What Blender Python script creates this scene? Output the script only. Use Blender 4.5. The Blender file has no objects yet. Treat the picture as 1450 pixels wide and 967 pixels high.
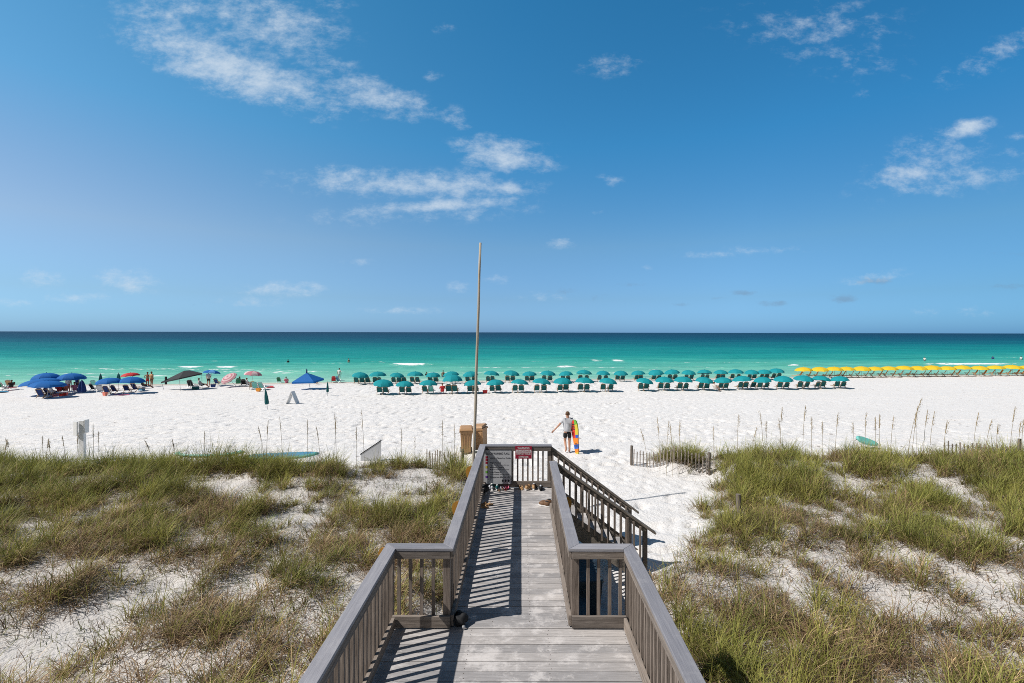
import bpy, bmesh, math, random
import numpy as np
from mathutils import Vector, Matrix

rnd = random.Random(7)
nr = np.random.RandomState(11)
R = math.radians
scene = bpy.context.scene
COL = scene.collection
FPX, VX, CAMZ = 650.0, 738.0, 3.7
SUN_AZ, SUN_EL = R(20), R(48)          # shadows run to +x and a little +y
SLOPE = 0.12                            # the shoreline is slightly turned
SEA_Z = -3.1

# ------------------------------------------------------------------ noise / ground height
_tab = np.random.RandomState(5).rand(256)
_perm = np.random.RandomState(6).permutation(256)
def vnoise(x, y, s=0):
    x = np.asarray(x, float); y = np.asarray(y, float)
    xi = np.floor(x).astype(np.int64); yi = np.floor(y).astype(np.int64)
    fx = x - xi; fy = y - yi
    fx = fx*fx*(3-2*fx); fy = fy*fy*(3-2*fy)
    def h(a, b): return _tab[_perm[(_perm[(a+s*17) & 255] + b) & 255]]
    return (h(xi, yi)*(1-fx)+h(xi+1, yi)*fx)*(1-fy) + (h(xi, yi+1)*(1-fx)+h(xi+1, yi+1)*fx)*fy
def fbm(x, y, s=0, o=4):
    v = 0; a = .5; t = 0
    for k in range(o):
        v = v + a*vnoise(x*2**k+k*7.3, y*2**k-k*3.1, s+k); t += a; a *= .5
    return v/t
def ss(a, b, x):
    t = np.clip((np.asarray(x, float)-a)/(b-a), 0, 1); return t*t*(3-2*t)

def hy_at(px): return 469.3+0.00207*px
BY = [-500, 12, 20, 46, 60, 64.6, 67.5, 76, 200, 4000]
BZ = [-1.0, -1.45, -1.5, -2.8, -2.87, -3.06, -3.2, -3.6, -6, -12]
def shore_shift(x): return 0.9*ss(15, 60, x) + .5*(vnoise(np.asarray(x)/9.0, np.zeros_like(np.asarray(x, float)), 3)-.5)
def beach(x, y):
    yp = y - SLOPE*np.clip(x, -2500, 2500) - shore_shift(x)
    return np.interp(yp, BY, BZ)
def dune_mask(x, y):
    wob = 1.6*(vnoise(x/2.2, y/2.2, 9)-.5)
    L = ss(-.95, -2.0, x)*ss(17.7, 15.4, y+wob*.6+1.5*(vnoise(x/3.1, x*0, 12)-.45))
    xr = np.interp(y, [0, 9.0, 10.2, 11.6, 13, 16, 18], [1.45, 1.6, 3.0, 4.3, 5.2, 6.4, 7.0])
    Rr = ss(xr, xr+1.3, x+wob*.5)*ss(19.3, 16.6, y+wob*.6)
    Rr = np.maximum(Rr, .7*ss(16.7, 17.3, y)*ss(19, 18, y)*ss(4.9, 5.8, x))
    return L, Rr
BARE = [(60,905,120,55,1),(25,835,60,30,.8),(150,950,150,28,.8),(300,690,60,12,.9),(395,702,75,16,.9),(560,690,75,34,1),(520,712,50,18,.8),
        (430,893,70,32,.9),(505,835,45,26,.8),(40,742,45,15,.7),(110,692,28,7,.8),(230,690,30,6,.5),(610,700,26,26,.6),(260,850,60,25,.5),(120,870,70,40,.7),
        (1300,868,110,26,1),(1420,935,70,45,.8),(1395,838,60,22,.9),(1330,690,50,12,.8),(1225,690,60,14,.7),(1270,668,40,9,.8),(1160,668,40,8,.6),
        (1185,745,40,15,.6),(1270,800,40,14,.7),(1110,875,40,18,.5),(1400,720,50,10,.7),(1080,815,30,22,.6),(1180,900,60,18,.45),(1420,780,50,12,.6)]
BAREW = []
for (bx_, by_, rx_, ry_, st_) in BARE:
    d = FPX*(CAMZ+1.15)/(by_-hy_at(bx_)); x_ = (bx_-VX)/FPX*d
    BAREW.append((x_, d, rx_/FPX*d, max(.35, ry_*d*d/(FPX*4.85)), st_))
def density(x, y):
    L, Rr = dune_mask(x, y)
    n = fbm(x/2.4, y/2.4, 20, 3)
    n2 = fbm(x/.9, y/.9, 31, 2)
    dn = ss(.36, .60, n*.45+n2*.55+.06)
    b = 0
    for (cx, cy, rx, ry, st) in BAREW:
        q = ((x-cx)/rx)**2+((y-cy)/ry)**2
        b = np.maximum(b, st*np.clip(1.35-q*1.0, 0, 1)*(.82+.9*(n2-.35)))
    crest = .35*ss(12.5, 15, y)*(.4+1.2*vnoise(x/1.7, y*0, 14)) + .55*np.exp(-((x-2.7)/1.1)**2)*ss(3.5, 5, y)*ss(10, 9, y)
    return np.clip(np.maximum(L, Rr)*(dn+crest)*(1-b), 0, 1)
def gz(x, y, fine=False):
    x = np.asarray(x, float); y = np.asarray(y, float)
    z = beach(x, y)
    L, Rr = dune_mask(x, y)
    m = np.maximum(L, Rr)
    dn = density(x, y)
    z = z + m*(.16+.42*(fbm(x/3.4, y/3.4, 2, 3)-.35)) + .15*dn*m
    z = z + .14*np.exp(-((y-14.6)/1.2)**2)*L + .2*np.exp(-((y-16.2)/1.2)**2)*Rr
    z = z + .10*np.exp(-((x-2.3)/1.2)**2-((y-8)/2.5)**2)
    if fine:
        yp = y-SLOPE*x
        act = ss(9, 11, y)*(1-.9*m)*ss(66, 62, yp)*(1-.5*ss(6, 22, x)*ss(20, 30, y))
        f1 = vnoise(x/.33, y/.36, 40); f2 = vnoise(x/.21, y/.23, 41); f3 = fbm(x/1.7, y/1.7, 43, 3)
        z = z - act*(.105*ss(.68, .90, f1)*ss(.25, .60, f3) + .065*ss(.70, .92, f2)) + act*.03*(f3-.5)
        z = z + m*.05*(fbm(x/.5, y/.5, 44, 2)-.5)
        for (yc, sl, w) in ((22.3, .02, .10), (23.9, .02, .10), (26.2, .045, .12), (28.0, .045, .12), (39, .1, .15), (40.8, .1, .15)):
            z = z - .075*np.exp(-((y-sl*x-yc-.25*(vnoise(x/6, x*0, 71)-.5))/w)**2)*ss(16, 20, y)
    return z
DS = np.concatenate([np.arange(3, 40, .03), np.arange(40, 90, .1)])
def at(px, py):
    """the ground point seen at a photo pixel"""
    tx = (px-VX)/FPX; tz = (py-hy_at(px))/FPX
    zz = CAMZ - tz*DS
    k = np.argmax(zz < gz(tx*DS, DS))
    d = DS[k]; x = tx*d
    return float(x), float(d), float(gz(x, d))
def G(x, y): return float(gz(x, y))

# ------------------------------------------------------------------ materials
def srgb(r, g, b):
    f = lambda c: (c/255/12.92) if c/255 <= .04045 else ((c/255+.055)/1.055)**2.4
    return (f(r), f(g), f(b), 1)
class NT:
    def __init__(s, m):
        s.t = m.node_tree; s.n = s.t.nodes; s.l = s.t.links
    def node(s, ty, **kw):
        n = s.n.new(ty)
        for k, v in kw.items(): setattr(n, k, v)
        return n
    def put(s, sock, v):
        if isinstance(v, bpy.types.NodeSocket): s.l.new(v, sock)
        elif v is not None: sock.default_value = v
    def math(s, op, a, b=None, c=None, clamp=False):
        n = s.node('ShaderNodeMath', operation=op, use_clamp=clamp)
        for i, v in enumerate((a, b, c)):
            if v is not None: s.put(n.inputs[i], v)
        return n.outputs[0]
    def mix(s, f, a, b, blend='MIX'):
        n = s.node('ShaderNodeMix', data_type='RGBA', blend_type=blend)
        s.put(n.inputs[0], f); s.put(n.inputs[6], a); s.put(n.inputs[7], b)
        return n.outputs[2]
    def noise(s, vec, scale, detail=4, rough=.55, out=0):
        n = s.node('ShaderNodeTexNoise'); s.put(n.inputs['Vector'], vec)
        n.inputs['Scale'].default_value = scale; n.inputs['Detail'].default_value = detail; n.inputs['Roughness'].default_value = rough
        return n.outputs[out]
    def mapping(s, vec, scale=(1,1,1), rot=(0,0,0), loc=(0,0,0)):
        n = s.node('ShaderNodeMapping'); s.put(n.inputs[0], vec)
        n.inputs['Scale'].default_value = scale; n.inputs['Rotation'].default_value = rot; n.inputs['Location'].default_value = loc
        return n.outputs[0]
    def ramp(s, f, stops, interp='LINEAR'):
        n = s.node('ShaderNodeValToRGB'); s.put(n.inputs[0], f); r = n.color_ramp; r.interpolation = interp
        while len(r.elements) > 1: r.elements.remove(r.elements[-1])
        r.elements[0].position = stops[0][0]; r.elements[0].color = stops[0][1]
        for p, c in stops[1:]:
            e = r.elements.new(p); e.color = c
        return n.outputs[0]
    def smooth(s, v, a, b):
        n = s.node('ShaderNodeMapRange', interpolation_type='SMOOTHSTEP')
        s.put(n.inputs[0], v); n.inputs[1].default_value = a; n.inputs[2].default_value = b
        return n.outputs[0]
def newmat(name):
    m = bpy.data.materials.new(name); m.use_nodes = True
    t = NT(m); b = t.n['Principled BSDF']; return m, t, b
def bump(t, b, h, dist, strength=1.0):
    n = t.node('ShaderNodeBump'); n.inputs['Strength'].default_value = strength; n.inputs['Distance'].default_value = dist
    t.put(n.inputs['Height'], h); t.l.new(n.outputs[0], b.inputs['Normal'])
def pos(t): return t.node('ShaderNodeNewGeometry').outputs['Position']
def plain(name, c, rough=.6, var=.12, scale=9, spec=.3, metal=0, trans=0):
    m, t, b = newmat(name)
    n = t.noise(t.node('ShaderNodeTexCoord').outputs['Object'], scale, 4)
    c = tuple(c[:3])+(1,)
    lo = tuple(v*(1-var) for v in c[:3])+(1,); hi = tuple(min(1, v*(1+var)) for v in c[:3])+(1,)
    colr = t.mix(n, lo, hi)
    t.put(b.inputs['Base Color'], colr); b.inputs['Roughness'].default_value = rough
    b.inputs['Specular IOR Level'].default_value = spec; b.inputs['Metallic'].default_value = metal
    if trans:
        o = t.n['Material Output']; tr = t.node('ShaderNodeBsdfTranslucent'); t.put(tr.inputs[0], colr)
        mx = t.node('ShaderNodeMixShader'); mx.inputs[0].default_value = trans
        t.l.new(b.outputs[0], mx.inputs[1]); t.l.new(tr.outputs[0], mx.inputs[2]); t.l.new(mx.outputs[0], o.inputs[0])
    return m
def wood(name, dark, light, stretch, sand=0.0, rough=.8):
    m, t, b = newmat(name)
    p = pos(t)
    g = t.noise(t.mapping(p, stretch), 1.0, 7, .72)
    patch = t.noise(p, 1.7, 3)
    fine = t.noise(t.mapping(p, tuple(v*3.1 for v in stretch)), 1.0, 4, .7)
    c = t.ramp(g, [(.36, dark+(1,)), (.62, light+(1,))])
    c = t.mix(t.math('MULTIPLY', patch, .5), c, tuple(v*.55 for v in dark)+(1,))
    at_ = t.node('ShaderNodeAttribute', attribute_name='tone'); tone = at_.outputs['Fac']
    c = t.mix(1.0, c, t.ramp(tone, [(0, (.74,.74,.75,1)), (1, (1.16,1.13,1.1,1))]), 'MULTIPLY')  # top stops dim the out-of-view zenith so shadows get less blue fill
    if sand:
        sn = t.noise(t.mapping(p, (1.2, 1.6, 1)), 3.2, 9, .74)
        big = t.noise(p, 1.3, 3)
        k = t.smooth(t.math('ADD', sn, t.math('MULTIPLY', t.math('SUBTRACT', big, .5), .5)), .49, .66)
        c = t.mix(t.math('MULTIPLY', k, sand), c, (.72,.69,.67,1))
    t.put(b.inputs['Base Color'], c); b.inputs['Roughness'].default_value = rough; b.inputs['Specular IOR Level'].default_value = .2
    bump(t, b, t.math('ADD', t.math('MULTIPLY', g, .6), fine), .004, .7)
    return m
M = {}
M['deck'] = wood('weathered_decking', (.36,.35,.345), (.55,.535,.53), (3, 40, 20), sand=.6)
M['cap_y'] = wood('grey_cap_lengthwise', (.27,.273,.305), (.37,.372,.40), (45, 2.5, 30), sand=.10, rough=.62)
M['cap_x'] = wood('grey_cap_crosswise', (.27,.273,.305), (.37,.372,.40), (2.5, 45, 30), sand=.08, rough=.62)
M['wood_z'] = wood('brown_upright_timber', (.155,.125,.105), (.37,.315,.27), (38, 38, 2.2))
M['wood_y'] = wood('brown_lengthwise_timber', (.17,.145,.125), (.37,.325,.285), (40, 2.2, 40))
M['wood_x'] = wood('brown_crosswise_timber', (.17,.145,.125), (.37,.325,.285), (2.2, 40, 40))
M['wood_stair'] = wood('weathered_stair_rail', (.17,.15,.125), (.38,.335,.285), (6, 40, 14))
M['pile'] = wood('dark_pile_timber', (.07,.05,.04), (.15,.11,.09), (30, 30, 2))
M['slat'] = wood('grey_fence_slat', (.20,.175,.155), (.40,.36,.32), (40, 40, 3))
M['post'] = wood('grey_fence_post', (.14,.12,.10), (.30,.26,.22), (30, 30, 3))
M['pole'] = wood('pale_flagpole_wood', (.40,.36,.29), (.60,.55,.46), (25, 25, 2))
M['beechwood'] = plain('chair_wood', (.42,.27,.15), .6)
M['wire'] = plain('rusty_wire', (.10,.07,.05), .5)
M['teal'] = plain('teal_canvas', (.012,.285,.325), .75, .1, 5, .2, trans=.12)
M['tealdark'] = plain('dark_teal_sling', (.012,.115,.122), .8, .2)
M['blue'] = plain('royal_blue_canvas', (.014,.135,.43), .75, .1, 5, .2, trans=.12)
M['skyblue'] = plain('pale_blue_canvas', (.13,.36,.70), .75, .1, 5, .2, trans=.12)
M['navy'] = plain('navy_sling', (.010,.035,.15), .8, .2)
M['yellow'] = plain('yellow_canvas', (.72,.50,.03), .75, .08, 5, .2, trans=.12)
M['orange'] = plain('orange_sling', (.70,.27,.035), .8, .15)
M['red'] = plain('red_fabric', (.52,.03,.035), .7, .15)
M['crimson'] = plain('red_sign_paint', (.33,.012,.04), .5, .08)
M['black'] = plain('black_fabric', (.017,.018,.02), .75, .25)
M['charcoal'] = plain('charcoal_canopy_cloth', (.030,.033,.036), .75, .2)
M['white'] = plain('white_paint', (.76,.76,.75), .5, .05)
M['signgrey'] = plain('pale_grey_sign_face', (.50,.51,.53), .4, .05)
M['ink'] = plain('dark_sign_ink', (.035,.035,.045), .6)
M['metal'] = plain('grey_metal', (.45,.46,.47), .4, .08, metal=.6)
M['skin'] = plain('suntanned_skin', (.50,.27,.18), .55, .06)
M['skin2'] = plain('brown_skin', (.26,.12,.07), .55, .06)
M['hair'] = plain('short_brown_hair', (.10,.055,.03), .8, .3)
M['greyshirt'] = plain('light_grey_shirt', (.52,.53,.56), .8, .08)
M['paleshirt'] = plain('pale_shirt', (.66,.62,.58), .8, .08)
M['pink'] = plain('pink_cloth', (.62,.20,.30), .7, .1)
M['paleblush'] = plain('pale_pink_canvas', (.62,.47,.48), .7, .06, trans=.1)
M['rosestripe'] = plain('rose_canvas', (.50,.20,.24), .7, .06, trans=.1)
M['binbrown'] = plain('tan_brown_plastic', (.43,.255,.13), .55, .2, 4)
M['amber'] = plain('amber_plastic', (.46,.23,.04), .45, .15)
M['green'] = plain('green_fabric', (.02,.20,.10), .7, .15)
M['boardteal'] = plain('teal_board_shell', (.14,.46,.42), .4, .12, 3)
M['boardblue'] = plain('blue_board_shell', (.06,.25,.40), .4, .15, 3)
M['tan'] = plain('tan_leather', (.45,.28,.14), .6, .15)
M['brown'] = plain('brown_leather', (.16,.09,.05), .6, .15)
M['shoegrey'] = plain('pale_grey_shoe', (.50,.52,.56), .6, .1)
M['yellowpaint'] = plain('bright_yellow_foam', (.62,.50,.06), .5, .08)
M['greenpaint'] = plain('lime_green_foam', (.16,.42,.06), .5, .1)
M['bluepaint'] = plain('blue_foam', (.03,.12,.48), .5, .1)
M['orangepaint'] = plain('orange_foam', (.75,.23,.03), .5, .08)
M['redpaint'] = plain('red_foam', (.65,.045,.03), .5, .08)
M['purple'] = plain('purple_paint', (.13,.05,.30), .5, .08)
M['leaf'] = plain('green_leaf', (.09,.22,.04), .6, .2)
M['tub'] = plain('blue_grey_plastic', (.03,.05,.065), .45, .15)

def sand_mat():
    m, t, b = newmat('white_quartz_sand')
    p = pos(t)
    n1 = t.noise(p, 3.1, 6, .62); n2 = t.noise(p, 14, 4, .6); n3 = t.noise(p, .22, 3)
    c = t.mix(n3, (.70,.685,.665,1), (.76,.75,.735,1))
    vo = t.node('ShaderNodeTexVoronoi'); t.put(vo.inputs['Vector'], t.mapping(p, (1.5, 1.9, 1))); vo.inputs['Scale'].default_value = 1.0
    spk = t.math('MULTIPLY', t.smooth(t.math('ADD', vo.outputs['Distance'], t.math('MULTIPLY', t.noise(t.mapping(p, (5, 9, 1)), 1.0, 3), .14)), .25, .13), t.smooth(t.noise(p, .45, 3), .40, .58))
    c = t.mix(t.math('MULTIPLY', spk, .8), c, (.25,.23,.22,1))  # dark specks: seaweed bits plus footprint shade painted into the sand colour
    c = t.mix(t.math('MULTIPLY', t.smooth(n2, .60, .78), .30), c, (.42,.39,.37,1))
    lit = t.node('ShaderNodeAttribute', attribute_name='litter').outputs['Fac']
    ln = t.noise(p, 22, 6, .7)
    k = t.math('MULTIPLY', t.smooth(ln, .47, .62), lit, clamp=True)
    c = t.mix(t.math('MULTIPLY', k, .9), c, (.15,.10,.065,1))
    dry = t.node('ShaderNodeAttribute', attribute_name='wet').outputs['Fac']
    c = t.mix(dry, c, (.50,.47,.40,1))
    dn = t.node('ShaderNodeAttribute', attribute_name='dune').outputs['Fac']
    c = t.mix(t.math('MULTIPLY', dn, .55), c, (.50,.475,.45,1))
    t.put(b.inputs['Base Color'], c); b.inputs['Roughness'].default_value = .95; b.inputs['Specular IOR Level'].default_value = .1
    h = t.math('ADD', t.math('MULTIPLY', n1, 1.0), t.math('MULTIPLY', n2, .35))
    bump(t, b, h, .075, 1.0)
    return m
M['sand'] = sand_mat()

def sea_mat():
    m, t, b = newmat('turquoise_sea_water')
    p = pos(t)
    sx = t.node('ShaderNodeSeparateXYZ'); t.put(sx.inputs[0], p)
    yp = t.math('SUBTRACT', sx.outputs[1], t.math('MULTIPLY', sx.outputs[0], SLOPE))
    w = t.noise(t.mapping(p, (.012, .045, 1)), 1.0, 5, .6)
    w2 = t.noise(t.mapping(p, (.0035, .012, 1)), 1.0, 4, .55)
    off = t.math('SUBTRACT', yp, 58)
    lg = t.math('LOGARITHM', t.math('MAXIMUM', off, 1.0), 10.0)
    lg = t.math('ADD', lg, t.math('MULTIPLY', t.math('SUBTRACT', w, .5), .42))
    lg = t.math('ADD', lg, t.math('MULTIPLY', t.math('SUBTRACT', w2, .5), .40))
    f = t.math('DIVIDE', lg, 4.0)
    c = t.ramp(f, [(.18, srgb(172,208,190)), (.27, srgb(136,198,178)), (.36, srgb(104,186,166)), (.43, srgb(66,168,154)), (.48, srgb(26,146,140)),
                   (.55, srgb(6,122,126)), (.62, srgb(2,88,106)), (.70, srgb(4,68,92)), (.82, srgb(8,56,82)), (1, srgb(10,52,78))])
    rp = t.noise(t.mapping(p, (.25, .9, 1)), 1.0, 5, .6)
    rp2 = t.noise(t.mapping(p, (.06, .33, 1)), 1.0, 5, .62)
    c = t.mix(1.0, c, t.ramp(rp, [(.3, (.78,.83,.85,1)), (.7, (1.10,1.08,1.07,1))]), 'MULTIPLY')
    c = t.mix(1.0, c, t.ramp(rp2, [(.35, (.76,.84,.86,1)), (.65, (1.10,1.07,1.06,1))]), 'MULTIPLY')
    cb = t.node('ShaderNodeCombineXYZ'); t.put(cb.inputs[0], t.math('MULTIPLY', sx.outputs[0], .035)); t.put(cb.inputs[1], t.math('MULTIPLY', t.math('LOGARITHM', t.math('MAXIMUM', t.math('SUBTRACT', yp, 45), 1.0), 10.0), 55.0))
    rp3 = t.noise(cb.outputs[0], 1.0, 5, .62)
    c = t.mix(1.0, c, t.ramp(rp3, [(.32, (.72,.82,.84,1)), (.5, (1,1,1,1)), (.68, (1.16,1.10,1.09,1))]), 'MULTIPLY')
    fo = t.node('ShaderNodeAttribute', attribute_name='foam').outputs['Fac']
    fn = t.noise(t.mapping(p, (.55, 1.7, 1)), 1.0, 7, .72)
    k = t.smooth(t.math('ADD', fo, t.math('MULTIPLY', t.math('SUBTRACT', fn, .5), 2.8)), .45, .85)
    k = t.math('MULTIPLY', k, t.smooth(fo, .02, .2))
    c = t.mix(k, c, (.86,.88,.88,1))
    t.put(b.inputs['Base Color'], c); b.inputs['Roughness'].default_value = .45; b.inputs['Specular IOR Level'].default_value = .03
    wv = t.math('ADD', t.noise(t.mapping(p, (.5, 1.5, 1)), 1.0, 6, .65), t.math('MULTIPLY', rp2, 2.0))
    bump(t, b, wv, .35, .55)
    return m
M['sea'] = sea_mat()

def grass_mat():
    m, t, b = newmat('dune_grass_blades')
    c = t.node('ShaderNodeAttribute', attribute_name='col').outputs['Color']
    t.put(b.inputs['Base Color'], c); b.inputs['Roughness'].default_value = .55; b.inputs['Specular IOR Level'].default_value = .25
    o = t.n['Material Output']; tr = t.node('ShaderNodeBsdfTranslucent'); t.put(tr.inputs[0], c)
    mx = t.node('ShaderNodeMixShader'); mx.inputs[0].default_value = .34
    t.l.new(b.outputs[0], mx.inputs[1]); t.l.new(tr.outputs[0], mx.inputs[2]); t.l.new(mx.outputs[0], o.inputs[0])
    return m
M['grass'] = grass_mat()

# ------------------------------------------------------------------ mesh building helpers
class MB:
    def __init__(s): s.v = []; s.f = []; s.mi = []; s.tone = []
    def add(s, vs, fs, mi=0, tone=.5):
        o = len(s.v); s.v += [tuple(v) for v in vs]; s.f += [tuple(i+o for i in f) for f in fs]; s.mi += [mi]*len(fs); s.tone += [tone]*len(vs)
    def box(s, lo, hi, mi=0, tone=.5, M4=None):
        x0,y0,z0 = lo; x1,y1,z1 = hi
        vs = [(x0,y0,z0),(x1,y0,z0),(x1,y1,z0),(x0,y1,z0),(x0,y0,z1),(x1,y0,z1),(x1,y1,z1),(x0,y1,z1)]
        if M4 is not None: vs = [tuple(M4 @ Vector(v)) for v in vs]
        s.add(vs, [(3,2,1,0),(4,5,6,7),(0,1,5,4),(1,2,6,5),(2,3,7,6),(3,0,4,7)], mi, tone)
    def beam(s, p0, p1, w, h, mi=0, tone=.5, up=(0,0,1)):
        p0 = Vector(p0); p1 = Vector(p1); d = (p1-p0).normalized(); sd = d.cross(Vector(up)).normalized(); u = sd.cross(d)
        vs = []
        for p in (p0, p1):
            for a, b in ((-1,-1),(1,-1),(1,1),(-1,1)): vs.append(p+sd*(a*w/2)+u*(b*h/2))
        s.add(vs, [(3,2,1,0),(4,5,6,7),(0,1,5,4),(1,2,6,5),(2,3,7,6),(3,0,4,7)], mi, tone)
    def tube(s, pts, rs, n=8, mi=0, cap=True, tone=.5):
        pts = [Vector(p) for p in pts]
        if not hasattr(rs, '__len__'): rs = [rs]*len(pts)
        vs = []; fs = []
        for i, p in enumerate(pts):
            d = (pts[min(i+1, len(pts)-1)]-pts[max(i-1, 0)]).normalized()
            a = d.cross(Vector((0,0,1)) if abs(d.z) < .9 else Vector((1,0,0))).normalized(); b = d.cross(a)
            for k in range(n):
                t = 2*math.pi*k/n; vs.append(p+(a*math.cos(t)+b*math.sin(t))*rs[i])
        for i in range(len(pts)-1):
            for k in range(n): fs.append((i*n+k, i*n+(k+1)%n, (i+1)*n+(k+1)%n, (i+1)*n+k))
        if cap: fs.append(tuple(range(n-1, -1, -1))); fs.append(tuple(range((len(pts)-1)*n, len(pts)*n)))
        s.add(vs, fs, mi, tone)
    def lathe(s, prof, n=16, mi=0, cx=0, cy=0):
        vs = []; fs = []
        for (r, z) in prof:
            for k in range(n):
                t = 2*math.pi*k/n; vs.append((cx+r*math.cos(t), cy+r*math.sin(t), z))
        for i in range(len(prof)-1):
            for k in range(n): fs.append((i*n+k, i*n+(k+1)%n, (i+1)*n+(k+1)%n, (i+1)*n+k))
        s.add(vs, fs, mi)
    def ellipsoid(s, c, r, n=12, m=8, mi=0):
        prof = [(max(1e-4, math.cos(-math.pi/2+math.pi*i/m)), math.sin(-math.pi/2+math.pi*i/m)) for i in range(m+1)]
        vs = []; fs = []
        for (a, z) in prof:
            for k in range(n):
                t = 2*math.pi*k/n; vs.append((c[0]+r[0]*a*math.cos(t), c[1]+r[1]*a*math.sin(t), c[2]+r[2]*z))
        for i in range(m):
            for k in range(n): fs.append((i*n+k, i*n+(k+1)%n, (i+1)*n+(k+1)%n, (i+1)*n+k))
        s.add(vs, fs, mi)
    def mesh(s, name, mats, smooth=False):
        me = bpy.data.meshes.new(name); me.from_pydata(s.v, [], s.f)
        if not isinstance(mats, (list, tuple)): mats = [mats]
        for m in mats: me.materials.append(m)
        if len(mats) > 1: me.polygons.foreach_set('material_index', s.mi)
        a = me.attributes.new('tone', 'FLOAT', 'POINT'); a.data.foreach_set('value', s.tone)
        if smooth: me.polygons.foreach_set('use_smooth', [True]*len(me.polygons))
        me.update(); return me
    def build(s, name, mats, parent=None, smooth=False):
        return ob(name, s.mesh(name, mats, smooth), parent)
def ob(name, me, parent=None, loc=(0,0,0), rot=(0,0,0)):
    o = bpy.data.objects.new(name, me); COL.objects.link(o); o.parent = parent; o.location = loc; o.rotation_euler = rot
    return o
def tag(o, label=None, cat=None, group=None, kind=None):
    if label: o['label'] = label
    if cat: o['category'] = cat
    if group: o['group'] = group
    if kind: o['kind'] = kind
    return o
def thing(name, label, cat, loc=(0,0,0), rotz=0, group=None, tilt=(0,0)):
    o = bpy.data.objects.new(name, None); COL.objects.link(o); o.location = loc; o.rotation_euler = (tilt[0], tilt[1], rotz)
    o.empty_display_size = .2
    return tag(o, label, cat, group)
ORD = ['first','second','third','fourth','fifth','sixth','seventh','eighth','ninth','tenth','eleventh','twelfth','thirteenth','fourteenth','fifteenth',
       'sixteenth','seventeenth','eighteenth','nineteenth','twentieth','twenty-first','twenty-second','twenty-third','twenty-fourth','twenty-fifth','twenty-sixth']
def text_geo(txt, size, width=None, align='CENTER'):
    cu = bpy.data.curves.new('lettering', 'FONT'); cu.body = txt; cu.size = size; cu.align_x = align; cu.align_y = 'CENTER'; cu.offset = .0012*size*10; cu.resolution_u = 2
    o = bpy.data.objects.new('lettering', cu); COL.objects.link(o)
    dg = bpy.context.evaluated_depsgraph_get(); dg.update()
    me = bpy.data.meshes.new_from_object(o.evaluated_get(dg))
    vs = [tuple(v.co) for v in me.vertices]; fs = [tuple(p.vertices) for p in me.polygons]
    bpy.data.objects.remove(o); bpy.data.curves.remove(cu); bpy.data.meshes.remove(me)
    if width:
        w = max(v[0] for v in vs)-min(v[0] for v in vs); k = width/w; vs = [(v[0]*k, v[1], v[2]) for v in vs]
    return vs, fs
def add_text(mb, txt, size, x, z, y, width=None, align='CENTER'):
    vs, fs = text_geo(txt, size, width, align)
    mb.add([(x+v[0], y, z+v[1]) for v in vs], fs)

# ------------------------------------------------------------------ ground
def build_ground():
    xs = np.concatenate([-np.geomspace(100, 4000, 26)[::-1], np.arange(-97, -24, .42), np.arange(-24, 24, .115), np.arange(24, 110, .42), np.geomspace(112, 4000, 26)])
    ys = np.concatenate([-np.geomspace(8, 900, 14)[::-1], np.arange(-7, 3, .7), np.arange(3, 20, .115), np.arange(20, 34, .16), np.arange(34, 50, .22), np.arange(50, 84, .4), np.geomspace(85, 1500, 24)])
    X, Y = np.meshgrid(xs, ys)
    Z = gz(X, Y, True)
    ny, nx = X.shape
    co = np.stack([X, Y, Z], -1).reshape(-1, 3)
    idx = np.arange(ny*nx).reshape(ny, nx)
    q = np.stack([idx[:-1,:-1], idx[:-1,1:], idx[1:,1:], idx[1:,:-1]], -1).reshape(-1, 4)
    me = bulk_mesh('beach_sand', co, q)
    d = density(X, Y).ravel(); L, Rr = dune_mask(X, Y)
    fattr(me, 'litter', np.clip(d*1.15, 0, 1)); fattr(me, 'dune', np.maximum(L, Rr).ravel()*ss(0, 1, np.ones(1)))
    fattr(me, 'wet', ss(SEA_Z+.20, SEA_Z+.03, Z).ravel())
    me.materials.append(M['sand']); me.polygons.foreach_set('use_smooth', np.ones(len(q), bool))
    tag(ob('beach_sand', me), 'white quartz sand beach with footprints and low dunes', 'beach', kind='structure')
def bulk_mesh(name, co, q):
    me = bpy.data.meshes.new(name)
    me.vertices.add(len(co)); me.vertices.foreach_set('co', np.ascontiguousarray(co, np.float32).ravel())
    me.loops.add(q.size); me.loops.foreach_set('vertex_index', np.ascontiguousarray(q, np.int32).ravel())
    me.polygons.add(len(q)); me.polygons.foreach_set('loop_start', np.arange(0, q.size, 4, dtype=np.int32))
    me.update(calc_edges=True); return me
def fattr(me, name, v):
    a = me.attributes.new(name, 'FLOAT', 'POINT'); a.data.foreach_set('value', np.ascontiguousarray(v, np.float32).ravel())

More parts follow.
